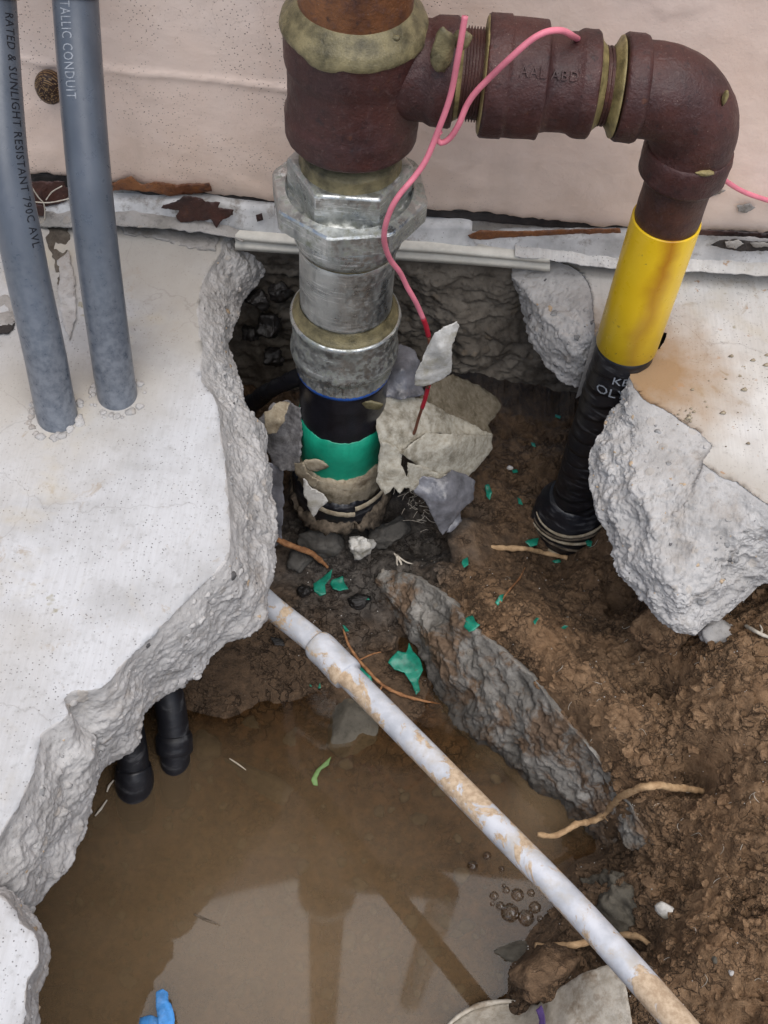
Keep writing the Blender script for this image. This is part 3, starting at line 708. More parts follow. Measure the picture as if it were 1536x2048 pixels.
# ------------------------------------------------------------------ broken slabs
def slab(name, label, T, B, far, n, m, s, mats, undercut, amps, bulge, cat='concrete slab', mid=None):
    """T: top edge (z 0) and B: lower edge of the broken face, both world points; far: outer corners closing the slab"""
    G, N = loftface(T, B, n, m, lambda v: np.minimum(1, v*9)*(.35+.65*np.minimum(1, v*2.5)), amps, s, mid)
    v = np.linspace(0, 1, m)
    G = G + N*(bulge*np.sin(np.pi*v)**1.0)[:, None, None]
    row0 = G[0].copy(); jit = .0032*fbm(row0, 70, 4, .65, s+2); jj = .0032*fbm(row0, 70, 4, .65, s+4)
    G[0, :, 0] += jit; G[0, :, 1] += jj; G[0, :, 2] = 0
    G[1:, :, 2] = np.minimum(G[1:, :, 2], -.0004*np.arange(1, m)[:, None]**.9)
    U1 = G[-1] + undercut*.25 + np.array([0, 0, -.004]); U2 = G[-1] + undercut; U2[:, 2] = np.minimum(U2[:, 2]+.01, -.055)
    rows = np.concatenate([G, U1[None], U2[None]])
    V = rows.reshape(-1, 3); k = len(V); nr = len(rows)
    F = quads(n, nr-1).tolist(); mi = [1]*len(F)
    far = np.asarray(far, float); nf = len(far)
    V = np.concatenate([V, far, far+np.array([0, 0, -.09])])
    top = list(range(n)) + list(range(k, k+nf)); bot = [(nr-1)*n+i for i in range(n)] + [k+nf+i for i in range(nf)]
    pts = V[top]; ar = np.sum(pts[:, 0]*np.roll(pts[:, 1], -1) - np.roll(pts[:, 0], -1)*pts[:, 1])
    if ar < 0: top = top[::-1]
    B2 = V[top][:, :2]; x0, y0 = np.maximum(B2.min(0), (-.50, -.80)); x1, y1 = np.minimum(B2.max(0), (.52, 0))
    gx, gy = np.meshgrid(np.arange(x0, x1, .006), np.arange(y0, y1, .006)); Gp = np.c_[gx.ravel(), gy.ravel()]
    Gp = Gp + (np.random.RandomState(s).rand(*Gp.shape)-.5)*.003
    ins = np.zeros(len(Gp), bool); j = len(B2)-1
    for i in range(len(B2)):
        (xi, yi), (xj, yj) = B2[i], B2[j]
        if yi != yj: ins ^= ((yi > Gp[:, 1]) != (yj > Gp[:, 1])) & (Gp[:, 0] < (xj-xi)*(Gp[:, 1]-yi)/(yj-yi)+xi)
        j = i
    Gp = Gp[ins]; dm = np.concatenate([np.linalg.norm(Gp[i:i+2000, None]-B2[None], axis=2).min(1) for i in range(0, len(Gp), 2000)])
    Gp = Gp[dm > .003]; dm = dm[dm > .003]
    rr_ = delaunay_2d_cdt([Vector(p) for p in np.concatenate([B2, Gp])], [(i, (i+1) % len(B2)) for i in range(len(B2))], [list(range(len(B2)))], 2, 1e-6)
    vv = np.array([tuple(p) for p in rr_[0]]); src = rr_[3]
    G3 = np.c_[Gp, np.zeros(len(Gp))]
    gz = (.0010*fbm(G3, 14, 4, .55, s+20) + .0004*fbm(G3, 70, 3, .6, s+21) - .0016*smooth(fbm(G3, 24, 3, .6, s+22), .15, .5)*np.exp(-dm/.03))*np.minimum(1, dm/.01) - .0012*np.exp(-dm/.006)
    idx = []; extra = []; k2 = len(V)
    for q, o_ in enumerate(src):
        if o_ and o_[0] < len(B2): idx.append(top[o_[0]])
        else:
            idx.append(k2+len(extra)); extra.append((vv[q][0], vv[q][1], gz[o_[0]-len(B2)] if o_ else 0))
    V = np.concatenate([V, np.array(extra)])
    for f_ in rr_[2]: F.append([idx[i] for i in f_]); mi.append(0)
    F.append(bot[::-1] if ar > 0 else bot); mi.append(1)
    for i in range(nf-1): F.append([k+i+1, k+i, k+nf+i, k+nf+i+1]); mi.append(1)
    o = single(name, V, F, mats, label, cat, None, True, mi); o['kind'] = 'thing'
    rg = np.random.RandomState(s+70); ps = []; pm = []
    sh8 = [rock((0, 0, 0), (1, .85, .7), q, q+50, 2, .35, .6) for q in range(8)]
    for q in range(int(n*m*.006)):
        i_, k_ = rg.randint(1, n-1), 2+int((m-3)*rg.rand()**.8); p = G[k_, i_]; nn = N[k_, i_]
        if abs(p[0]) > .5 or p[1] < -.8: continue
        r_ = .0010+.0042*rg.rand()**4
        a = rg.rand()*6.28; M = np.array([[math.cos(a), math.sin(a), 0], [-math.sin(a), math.cos(a), 0], [0, 0, 1]])
        v_, f_ = sh8[q % 8]; ps.append((v_@M*r_ + p - nn*r_*.35, f_)); pm += [int(rg.choice(4, p=[.62, .22, .09, .07]))]*len(f_)
    ag_ = obj('aggregate', *merge(ps), [mats[1], MT['agg_grey'], MT['agg_tan'], MT['agg_dark']], o, True, pm); ag_['kind'] = 'stuff'
    o.data.polygons.foreach_set('use_smooth', [len(p.vertices) < 5 for p in o.data.polygons])
    return o
Tl = A(*[Z(a, b, 0) for a, b in [(470,452),(446,480),(440,505),(415,545),(400,580),(396,640),(404,700),(402,760),(430,800),(440,860),(450,930),(456,1000),(460,1080),(455,1115),(430,1145),(395,1175),(330,1243),(270,1300),(205,1372),(150,1384),(126,1398),(134,1430),(82,1472),(60,1560),(18,1640),(-30,1710),(-140,1790),(-330,1840)]])
Bl = A(*[Z(a, b, c) for a, b, c in [(478,468,-.02),(500,492,-.03),(522,512,-.04),(527,550,-.05),(500,600,-.055),(472,640,-.05),(466,690,-.05),(488,775,-.055),(500,830,-.06),(530,880,-.07),(540,950,-.075),(542,1040,-.08),(538,1130,-.085),(532,1190,-.09),(530,1240,-.092),(490,1275,-.09),(440,1300,-.09),(385,1355,-.092),(303,1420,-.092),(270,1500,-.095),(205,1545,-.095),(186,1640,-.097),(142,1725,-.098),(105,1772,-.098),(62,1832,-.09),(0,1880,-.09),(-140,1990,-.09),(-330,2060,-.09)]])
FR = [(12, .012, 'f'), (40, .0030, 'f'), (18, .0065, 'r'), (110, .0015, 'f'), (230, .0012, 'f'), (420, .0010, 'f'), (700, .0007, 'f')]
left = slab('broken_concrete', 'large grey concrete slab with broken edge, the two grey conduits enter it', Tl, Bl, [(-.95, Tl[-1][1], 0), (-.95, YW+.004, 0), (Tl[0][0]-.01, YW+.004, 0), (Tl[0][0]-.004, Tl[0][1]+.006, 0)],
     820, 90, 31, [MT['slab_l'], MT['broken']], np.array([-.07, .07, 0]), FR, .004)
Tr = A(*[Z(a, b, 0) for a, b in [(1262,716),(1262,742),(1268,775),(1290,800),(1330,820),(1372,850),(1405,868),(1424,892),(1410,925),(1440,950),(1475,966),(1536,1012),(1620,1056),(1760,1100)]])
Br = A(*[Z(a, b, c) for a, b, c in [(1256,722,-.012),(1262,756,-.02),(1240,803,-.03),(1212,846,-.035),(1170,900,-.045),(1166,952,-.055),(1187,1014,-.065),(1233,1098,-.08),(1242,1148,-.085),(1288,1212,-.092),(1362,1266,-.098),(1416,1250,-.098),(1460,1219,-.096),(1507,1191,-.095),(1560,1172,-.095),(1640,1165,-.095),(1760,1180,-.095)]])
Mr = A(*[Z(a, b, c) for a, b, c in [(1259,728,-.006),(1258,760,-.010),(1262,805,-.012),(1262,850,-.014),(1272,900,-.016),(1290,960,-.020),(1300,1030,-.026),(1318,1090,-.034),(1338,1150,-.046),(1372,1195,-.055),(1405,1180,-.055),(1440,1130,-.048),(1490,1110,-.044),(1540,1105,-.042),(1640,1118,-.04),(1760,1145,-.04)]])
pre = A(*[Z(a, b, 0) for a, b in [(1336,668),(1330,684),(1312,702),(1288,715)]])
Tr = np.concatenate([pre, Tr]); Mr = np.concatenate([pre-np.array([0, 0, .012]), Mr]); Br = np.concatenate([pre-np.array([0, 0, .030]), Br])
right = slab('broken_concrete', 'pale concrete slab with thick jagged broken face right of the yellow pipe', Tr, Br, [(.95, Tr[-1][1], 0), (.95, YW+.004, 0), (YELBASE[0]-.0015, YW+.004, 0), (YELBASE[0]+.020, -.135, 0)],
     560, 150, 41, [MT['slab_r'], MT['broken']], np.array([.06, .07, 0]), [(12, .012, 'f'), (30, .006, 'f'), (18, .010, 'r'), (60, .0022, 'f'), (120, .0018, 'f'), (230, .0014, 'f'), (420, .0011, 'f'), (700, .0007, 'f')], .004, 'concrete slab', Mr)
Tk = A(*[Z(a, b, 0) for a, b in [(1004,496),(1050,508),(1105,522),(1150,538),(1178,570),(1186,620),(1188,655),(1197,676)]])
Bk_ = A(*[Z(a, b, c) for a, b, c in [(1006,500,-.008),(1022,560,-.03),(1040,620,-.05),(1060,680,-.06),(1098,742,-.075),(1148,778,-.085),(1172,760,-.08),(1196,720,-.06)]])
Mk = A(*[Z(a, b, c) for a, b, c in [(1005,498,-.004),(1035,560,-.012),(1065,602,-.015),(1095,642,-.018),(1130,678,-.022),(1160,704,-.028),(1180,702,-.030),(1196,690,-.030)]])
lobe = slab('broken_concrete', 'small tapering lobe of grey concrete left of the yellow pipe', Tk, Bk_, [(YELBASE[0]-.027, YELBASE[1]+.02, 0), (YELBASE[0]-.012, YELBASE[1]+.034, 0), (YELBASE[0]-.004, -.13, 0), (YELBASE[0]-.003, YW+.004, 0), (Tk[0][0]-.002, YW+.004, 0)],
     240, 80, 51, [MT['slab_r'], MT['broken']], np.array([.03, .03, 0]), [(18, .005, 'f'), (55, .004, 'f'), (30, .003, 'r'), (130, .0022, 'f'), (300, .001, 'f')], .001, 'concrete slab', Mk)
Tc = A(*[Z(a, b, -.006) for a, b in [(-330,1770),(-140,1775),(-30,1790),(10,1800),(45,1850),(75,1880),(80,1930),(60,1965),(55,2010),(50,2060),(40,2200)]])
Bc = A(*[Z(a, b, c) for a, b, c in [(-330,1750,-.02),(-140,1755,-.03),(-20,1775,-.04),(28,1800,-.055),(62,1840,-.07),(96,1890,-.085),(101,1940,-.09),(82,1980,-.09),(78,2030,-.09),(74,2080,-.09),(64,2220,-.09)]])
Tc[:, 2] = 0
corner = slab('broken_concrete', 'small rounded concrete piece in the lower left corner beside muddy water', Tc, Bc, [(Tc[-1][0]-.03, -.97, 0), (-.95, -.97, 0), (-.95, Tc[0][1]-.01, 0)],
     260, 60, 61, [MT['slab_l'], MT['broken']], np.array([-.05, 0, 0]), FR, .004)

# ------------------------------------------------------------------ rock ridge and stones in the pit
def ridge(name, label, T, B, n, m, s, mat, back, amps, cat='rock', bulge=.006):
    T = T - np.array([0, 0, .007])
    G, N = loftface(T, B, n, m, lambda v: .35+.65*np.minimum(1, v*5), amps, s)
    G = G + N*(bulge*np.sin(np.pi*np.linspace(0, 1, m)))[:, None, None]
    b0 = G[0]+np.asarray(back)*.3+np.array([0, 0, -.016]); b1 = G[0]+np.asarray(back)+np.array([0, 0, -.06]); e = G[-1]+np.asarray(back)*.6+np.array([0, 0, -.03])
    G = np.concatenate([b1[None], b0[None], G, e[None]])
    V = G.reshape(-1, 3); F = quads(n, len(G)-1).tolist()
    F += [[i*n for i in range(len(G))], [i*n+n-1 for i in range(len(G)-1, -1, -1)]]
    return single(name, V, F, MT[mat], label, cat)
RA = [(11, .012, 'f'), (30, .0065, 'f'), (14, .014, 'r'), (42, .007, 'r'), (90, .0026, 'f'), (170, .0016, 'r'), (330, .0009, 'f')]
ridge('rock_ridge', 'long dark grey rock edge running down the pit beside the muddy water', RTOP+np.array([0, 0, .007]), RBOT, 380, 90, 71, 'darkrock', (.05, .03, 0), RA)
def rk(name, label, px, py, z, size, rot, s, mat, cat='stone', group=None, sub=4, rough=.25, facet=.35):
    c = Z(px, py, z) if z is not None else ground(px, py) + np.array([0, 0, size[2]*.35])
    return single(name, *rock(c, size, rot, s, sub, rough, facet), MT[mat], label, cat, group)
pa, pb = Z(1165, 1752, -.275), Z(1300, 1885, -.275)
single('rock', *rock((pa+pb)/2+np.array([.006, .004, -.008]), (np.linalg.norm(pb-pa)*.56, .020, .034), math.atan2(*(pb-pa)[1::-1]), 27, 5, .45, .5, 1.3), MT['wetrock'], 'dark angular rock edge behind the plastic pipe, soil lying against it', 'rock')
rk('stone', 'dark wet stone half out of the muddy water under the plastic pipe', 702, 1462, -.333, (.040, .038, .022), .5, 3, 'wetrock')
rk('stone', 'long greenish stone lying under the murky water left of the fallen leaf', 520, 1572, -.352, (.060, .015, .022), -.42, 4, 'wetrock')
rk('stone', 'flat pale stone just under the water beside the black conduit', 415, 1490, -.330, (.014, .020, .008), .5, 5, 'wetrock')
rk('stone', 'flat submerged stone near the red mud bank', 500, 1448, -.330, (.018, .012, .008), .4, 6, 'wetrock')
rk('stone', 'submerged stone touching the left side of the dark wet stone', 590, 1470, -.338, (.022, .016, .012), 1.2, 8, 'wetrock')
rk('stone', 'grey rough stone on the soil under the right slab point', 1433, 1270, None, (.017, .013, .012), .3, 9, 'broken', rough=.4)
rk('stone', 'small tan weathered stone stuck in the soil near the lower right pipe end', 1330, 1822, None, (.009, .007, .007), -.6, 10, 'chip', sub=3)
rk('pebble', 'small dark blue grey pebble on the right soil', 1430, 1918, None, (.004, .004, .003), .2, 11, 'wetrock', 'pebble', sub=2)
rk('pebble', 'small pale green pebble on the right soil', 1463, 1946, None, (.003, .003, .003), .2, 12, 'broken', 'pebble', sub=2)
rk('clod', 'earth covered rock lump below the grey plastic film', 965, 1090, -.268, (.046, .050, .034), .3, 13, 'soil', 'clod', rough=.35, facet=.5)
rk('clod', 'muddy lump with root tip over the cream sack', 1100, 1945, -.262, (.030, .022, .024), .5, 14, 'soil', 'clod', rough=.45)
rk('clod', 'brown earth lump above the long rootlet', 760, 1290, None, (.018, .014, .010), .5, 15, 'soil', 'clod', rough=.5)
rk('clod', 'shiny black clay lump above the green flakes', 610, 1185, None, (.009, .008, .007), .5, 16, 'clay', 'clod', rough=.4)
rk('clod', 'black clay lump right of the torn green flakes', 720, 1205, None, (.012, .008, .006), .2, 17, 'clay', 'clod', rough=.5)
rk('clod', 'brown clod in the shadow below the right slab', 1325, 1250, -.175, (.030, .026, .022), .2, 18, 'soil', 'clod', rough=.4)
rk('clod', 'rusty brown lump beside the bubbles', 1040, 1905, -.322, (.022, .010, .008), .2, 19, 'wetrock', 'clod', rough=.4)
rk('scrap', 'ragged white mineral lump below the wrapped pipe foot', 722, 1092, -.272, (.013, .010, .014), .5, 20, 'chip', 'scrap', rough=.7)
# a rust coloured bank of mud that stands out of the water
Tm = A(*[Z(a, b, c) for a, b, c in [(372,1372,-.302),(420,1360,-.303),(500,1350,-.302),(570,1340,-.302),(630,1325,-.302)]])
Bm = A(*[Z(a, b, c) for a, b, c in [(385,1420,-.322),(425,1424,-.324),(500,1402,-.324),(570,1386,-.324),(645,1352,-.324)]])
ridge('mud_bank', 'red brown wet mud bank at the water edge behind the conduits', Tm, Bm, 200, 40, 75, 'soil', (.0, .05, 0), [(40, .004, 'f'), (120, .003, 'f'), (300, .0012, 'f')], 'mud bank', .003)

# crumbs of soil, nobody could count them
rs = np.random.RandomState(5); parts = []
icos = [rock((0, 0, 0), (1, .8, .75), 0, q, 1, .8, .6) for q in range(6)]; ico = icos[0]
for i in range(9000):
    if i < 7000: px, py = rs.uniform(1000, 1536), rs.uniform(1180, 2048)
    elif i < 7700: px, py = rs.uniform(560, 900), rs.uniform(1080, 1360)
    else: px, py = rs.uniform(860, 1300), rs.uniform(760, 1300)
    p = Z(px, py, -.22); z = hz(p[0], p[1])
    if z < WZ+.004: continue
    if perlin(np.array([p[0]*28, p[1]*28, 3.]), 4) < rs.uniform(-.35, .3): continue
    r = .0005+.0058*rs.rand()**8; ico = icos[i % 6]
    a = rs.rand()*6.28; M = np.array([[math.cos(a), math.sin(a), 0], [-math.sin(a), math.cos(a), 0], [0, 0, 1]])
    parts.append((ico[0]@M*np.array([r, r*.8, r*.7]) + np.array([p[0], p[1], z+r*.1]), ico[1]))
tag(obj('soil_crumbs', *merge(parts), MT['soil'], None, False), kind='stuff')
parts = []
for i in range(420):
    px, py = rs.uniform(560, 1536), rs.uniform(1000, 2048); p = Z(px, py, -.22); z = hz(p[0], p[1])
    if z < WZ+.003: continue
    r = rs.uniform(.0004, .0010); parts.append((ico[0]*r + np.array([p[0], p[1], z+r*.4]), ico[1]))
tag(obj('pale_grit', *merge(parts), MT['white']), kind='stuff')
parts = []
for i in range(190):
    px, py = rs.uniform(130, 1000), rs.uniform(1430, 2048); p = Z(px, py, -.36); z = hz(p[0], p[1])
    if z > WZ-.006: continue
    r = .002+.008*rs.rand()**2; q = rock((0, 0, 0), (r, r*rs.uniform(.6, 1), r*.5), rs.rand()*6, i, 2, .5, .4)
    parts.append((q[0]+np.array([p[0], p[1], min(z+r*.5, WZ-.003)]), q[1]))
tag(obj('bottom_pebbles', *merge(parts), MT['wetrock']), kind='stuff')
parts = []
for k in range(46):                                # crumbs dropped on the right slab
    px, py = [(rs.normal(1375, 14), rs.normal(830, 10)), (rs.normal(1500, 22), rs.normal(735, 22)), (rs.uniform(1380, 1536), rs.uniform(700, 960))][k % 3]
    p = Z(px, py, 0); r = .0008+.003*rs.rand()**2; parts.append((ico[0]*np.array([r, r, r*.6])+p+np.array([0, 0, r*.35]), ico[1]))
tag(obj('dirt_crumbs', *merge(parts), MT['wrapb']), kind='stuff')

# ------------------------------------------------------------------ gas pipe assembly
PY = -.168; AXX = -.0490
def zf(py, rad, px=700): return Y(px, py, PY-rad)[2]
def zs(py, px=700): return Y(px, py, PY)[2]
org = np.array([AXX, PY, 0])
gas = thing('gas_pipe_assembly', 'rusty maroon gas pipe assembly with galvanised union, iron elbow and yellow coated drop pipe', 'gas pipe', (AXX, PY, -.29))
def gl_(name, prof, m, seg=80, rough=0, rf=60, s=0, step=None, parent=gas, o=org, ax=(0, 0, 1), cap=True):
    return obj(name, *lathe(dense(prof, step) if step else prof, o, ax, seg, cap, rough, rf, s), MT[m], parent)
zt = zf(126, .050); zl = zf(352, .049)              # tee: top lip and bottom lip
BZ = .2645                                          # branch axis
# tee body with branch
body = dense([(zl, .036), (zl, .0465), (zl+.003, .0492), (zl+.020, .0496), (zl+.026, .0478), (zl+.045, .0470), (zt-.034, .0470), (zt-.029, .0492), (zt-.002, .0502), (zt+.001, .0490), (zt+.001, .036)], .0028)
x911 = Y(911, 145, PY)[0]; xc = Y(872, 140, PY)[0]
br = dense([(.0, .034), (xc-AXX-.006, .0345), (xc-AXX-.001, .0372), (x911-AXX-.002, .0376), (x911-AXX, .0365), (x911-AXX, .028)], .0028)
obj('tee', *merge([lathe(body, org, (0, 0, 1), 110, True, .0009, 70, 3), lathe(br, (AXX, PY, BZ), (1, 0, 0), 90, True, .0008, 70, 4)]), MT['rust'], gas)
gl_('riser_pipe', [(zt-.02, .0392), (3.0, .0392)], 'rusttop', step=.03)
obj('added_riser_bulge', *lathe([(-.07, .04), (-.068, .050), (-.03, .052), (-.025, .060), (.03, .060), (.035, .052), (.07, .050), (.072, .04)], (AXX, PY, 1.02), (0, 0, 1), 40), MT['galv'], gas)  # unseen bulge high on the riser, added to shape the water's dark reflection
obj('added_side_pipe', *tube(A((AXX, PY, .93), (AXX+.16, PY, .93), (AXX+.21, PY, .935), (AXX+.235, PY, .96), (AXX+.24, PY, 1.02), (AXX+.24, PY+.01, 2.0)), .030, 60, 24), MT['galv'], gas)  # unseen side arm, added for its dark silhouette mirrored in the water
z78 = zf(78, .041)
ring_ = dense([(zt-.004, .0512), (zt-.001, .0519), (zt+.002, .0502), ((zt+2*z78)/3, .0450), (z78, .0418), (z78+.002, .0398), (z78+.0025, .0385)], .0016)
Vr, Fr = lathe(ring_, org, (0, 0, 1), 110, False, .0016, 34, 9)
ang = np.arctan2(Vr[:, 1]-PY, Vr[:, 0]-AXX); low = Vr[:, 2] < zt+.001
Vr[low, 2] -= .007*np.maximum(0, fbm(np.c_[np.cos(ang), np.sin(ang), 0*ang], 1.7, 3, .6, 3)+.25)[low]
sr = obj('pipe_sealant', Vr, Fr, MT['dope'], gas)
def blob(name, px, py, yy, size, s, m, parent=gas): return obj(name, *rock(Y(px, py, yy), size, 0, s, 3, .35, .1), MT[m], parent)
blob('sealant_blob', 887, 100, PY-.0372, (.0075, .0035, .015), 5, 'dope'); blob('sealant_blob', 882, 118, PY-.0372, (.007, .0035, .010), 6, 'dope'); blob('sealant_blob', 925, 80, PY-.030, (.006, .004, .007), 7, 'dope')
blob('sealant_drop', 793, 76, PY-.049, (.0025, .002, .002), 8, 'dope')
# union
zu = zf(380, .037)
gl_('thread_sealant', [(zf(362, .037), .0375), (zu, .0385), (zf(400, .040), .0415), (zf(404, .041), .0405)], 'dope', rough=.0008, step=.003)
zn = zf(474, .058); znb = zf(514, .058); zhx = zf(394, .0415); zhb = zn-.002
un = obj('union', *lathe_poly(6, (0, 0, 1), org, [(zhb-.006, .0425), (zhx-.002, .0425), (zhx, .0405), (zhx, .03)], R(2)), MT['galv'], gas, sm=False); bevel(un, .0012, 3)
# ring nut with a round bore set into its top
rt_ = np.arange(96)/96*2*np.pi; a8 = lambda t: .0585/np.cos(((t-R(13)+np.pi/2) + np.pi/8) % (np.pi/4) - np.pi/8)
def octrow(s, k): return np.stack([AXX+a8(rt_)*k*np.cos(rt_), PY+a8(rt_)*k*np.sin(rt_), np.full(96, s)], 1)
def cirrow(s, r): return np.stack([AXX+r*np.cos(rt_), PY+r*np.sin(rt_), np.full(96, s)], 1)
rows = [cirrow(znb-.002, .043), octrow(znb, .90), octrow(znb, .975), octrow(znb+.0015, 1.0), octrow(zn-.0018, 1.0), octrow(zn, .975), cirrow(zn+.0006, .0505), cirrow(zn-.001, .0492), cirrow(zn-.0045, .0485), cirrow(zn-.006, .040)]
V = np.concatenate(rows); V = V+.00035*fbm(V, 220, 3, .6, 2)[:, None]
F = quads(96, len(rows)-1, True)
nut = obj('union_nut', V, F, MT['galv'], un, sm=False)
def wtext(name, body, size, m, parent, place, extrude=.0002, space=1.0):
    cu = bpy.data.curves.new('lettering', 'FONT'); cu.body = body; cu.size = size; cu.extrude = extrude; cu.resolution_u = 2; cu.space_character = space
    ob = bpy.data.objects.new('lettering', cu); COL.objects.link(ob); bpy.context.view_layer.update()
    me = bpy.data.meshes.new_from_object(ob.evaluated_get(bpy.context.evaluated_depsgraph_get()))
    V = np.array([tuple(v.co) for v in me.vertices]); F = [list(p.vertices) for p in me.polygons]
    bm = bmesh.new(); bm.from_mesh(me); bmesh.ops.triangulate(bm, faces=bm.faces[:])
    for _ in range(3):
        le = [e for e in bm.edges if e.calc_length() > size*.16]
        if not le: break
        bmesh.ops.subdivide_edges(bm, edges=le, cuts=1); bmesh.ops.triangulate(bm, faces=bm.faces[:])
    bm.verts.index_update(); V = np.array([tuple(v.co) for v in bm.verts]); F = [[v.index for v in f.verts] for f in bm.faces]; bm.free()
    bpy.data.objects.remove(ob); bpy.data.curves.remove(cu); bpy.data.meshes.remove(me)
    return obj(name, place(V), F, MT[m], parent, sm=False)
ze = zf(546, .043)
gl_('union_tail', [(ze, .040), (ze, .0435), (ze+.004, .0448), (znb-.001, .0452)], 'galv', rough=.0003)
gl_('pipe_sealant', [(ze-.0045, .0405), (ze-.002, .0425), (ze+.001, .0432), (ze+.003, .0425)], 'dope', rough=.0006, rf=90, step=.0015)
# nipple and coupling
zc = zf(706, .0495); zcb = zf(778, .049)
gl_('nipple', [(zc-.01, .0402), (ze, .0402)], 'galvc', rough=.00015, step=.01)
th = []
for i in range(5): th += [(zc+.0135-.0016*i, .0409), (zc+.0127-.0016*i, .0401)]
gl_('threads', th[::-1], 'dope', cap=False)
gl_('pipe_sealant', [(zc-.001, .0470), (zc+.0015, .0468), (zc+.0045, .0440), (zc+.0085, .0420), (zc+.0125, .0404), (zc+.013, .039)], 'dope', rough=.0007, rf=70, step=.002)
cp_ = gl_('coupling', dense([(zcb-.004, .040), (zcb-.004, .0462), (zcb-.001, .0485), (zcb+.004, .0492), (zcb+.008, .0489), (zcb+.012, .0474), (zcb+.018, .0471), (zc-.014, .0471), (zc-.008, .0479), (zc-.004, .0490), (zc-.001, .0490), (zc+.0005, .0475), (zc+.0005, .039)], .0025), 'galv', 96, .00035, 90, 5)
zk = zf(800, .045)
Vk, Fk = lathe([(zk, .0415), (zk, .0440), (zk+.001, .0448), (zcb-.004, .0448), (zcb-.003, .0440)], org, (0, 0, 1), 180, False)
aa = np.arange(len(Vk)) % 180; Vk[:, :2] = (Vk[:, :2]-org[:2])*(1+.009*((aa//2) % 2))[:, None]+org[:2]
obj('knurled_ring', Vk, Fk, MT['galv'], cp_, sm=False)
gl_('gasket', [(zk-.0045, .0415), (zk-.004, .0441), (zk+.0006, .0441), (zk+.0006, .041)], 'blue')
# coated pipe in the pit: black, then green, then the torn wraps
zg = zf(889, .0425); zgb = zf(966, .0425); zb = -.33
gl_('black_coating', [(zg-.012, .0418), (zk, .0418)], 'blackc', rough=.0002, step=.01)
tq = np.linspace(0, 2*np.pi, 120, endpoint=False)
P3 = np.c_[np.cos(tq), np.sin(tq), 0*tq]; jag = .0022*fbm(P3, 5, 4, .65, 3)+.004*fbm(P3, 1.2, 2, .5, 5)
V = np.concatenate([np.stack([AXX+r_*np.cos(tq), PY+r_*np.sin(tq), z_+jag*k_], 1) for z_, r_, k_ in [(zgb-.012, .0427, 0), (zgb, .0427, 0), ((zg+zgb)/2, .0427, .4), (zg, .0427, 1), (zg+.0004, .0417, 1)]])
obj('green_coating', V, quads(120, 4, True), MT['green'], gas)
blob('sealant_smear', 745, 810, PY-.0415, (.009, .002, .006), 15, 'dope')
blob('bare_patch', 630, 930, PY-.0415, (.013, .0016, .010), 16, 'wrapb')
def wrap(name, z0, z1, r0, r1, m, s, amp=.0022, spiral=.004):
    t_ = np.linspace(0, 2*np.pi, 140, endpoint=False); q = np.c_[np.cos(t_), np.sin(t_), 0*t_]
    rows = []
    for z_, r_, k_ in [(z0, r0-.006, 1), (z0, r0, 1), ((2*z0+z1)/3, r0*.6+r1*.4+.0008, 1), ((z0+2*z1)/3, r1*.6+r0*.4+.0008, 1), (z1, r1, 1), (z1, r1-.006, 1)]:
        rr = r_+amp*.8*fbm(q*[1, 1, 0]+[0, 0, z_*90], 4.5, 5, .65, s); zz = z_+amp*2.2*fbm(q, 3.2, 4, .62, s+3+int(z_ > (z0+z1)/2))+spiral*np.cos(t_+s)
        rows.append(np.stack([AXX+rr*np.cos(t_), PY+rr*np.sin(t_), zz], 1))
    return obj(name, np.concatenate(rows), quads(140, 5, True), MT[m], gas)
zz = lambda py, r: zf(py, r, 685)
wrap('cloth_wrap', zz(996, .046), zz(966, .0440), .0455, .0437, 'wrapb', 1, .002, .004)
wrap('cloth_wrap', zz(1020, .048), zz(988, .047), .0480, .0462, 'canvasb', 2, .0035, .006)
wrap('tape_wrap', zz(1052, .052), zz(1008, .050), .0505, .0485, 'tape', 4, .003, .005)
wrap('fibre_wrap', zz(1070, .058), zz(1045, .056), .0555, .0515, 'fibre', 5, .007, .006)
for k, (a0, rr, zq, ln) in enumerate([(-1.2, .052, 1018, .9), (-1.9, .0525, 1028, .7)]):   # torn beige bands over the tape
    t_ = np.linspace(a0, a0+ln, 24); zc_ = zz(zq, .053)+np.linspace(.004, -.004, 24)*(1 if k else -1)
    obj('torn_band', np.concatenate([np.stack([AXX+(rr+q)*np.cos(t_), PY+(rr+q)*np.sin(t_), zc_+dz+.0015*fbm(np.c_[t_, t_*0, t_*0], 6, 3, .6, k)], 1) for q, dz in [(.001, -.004), (.0025, -.002), (.0025, .002), (.001, .004)]]), quads(24, 3), MT['wrapb'], gas)
# branch: nipple, reducing coupling, nipple, elbow
bo = np.array([0, PY, BZ])
def X(px, py=150): return Y(px, py, PY)[0]
def bl(name, prof, m, rough=0, rf=60, s=0, step=None, seg=84): return obj(name, *lathe(dense(prof, step) if step else prof, bo, (1, 0, 0), seg, True, rough, rf, s), MT[m], gas)
bl('branch_nipple', [(X(900), .0300), (X(975), .0300)], 'rust2', .0004, step=.006)
th = [];  xa, xb = X(925), X(972)
for i in range(8):
    u = i/8; xx = xa+(xb-xa)*u; th += [(xx, .0292), (xx+(xb-xa)/32, .0294), (xx+(xb-xa)/16, .0318), (xx+(xb-xa)*3/32, .0318)]
bl('threads', th, 'rust')
bl('pipe_sealant', [(X(911), .0315), (X(912), .0325), (X(915), .0316), (X(921), .0306), (X(922), .029)], 'dopey', .0006, 80, 3, .002)
bl('pipe_sealant', [(X(962), .030), (X(964), .0385), (X(967), .0402), (X(971), .0398), (X(972), .035)], 'dopey', .0006, 80, 4, .002)
x0, x1, x2, x3 = X(967), X(1086), X(1156), X(1191)
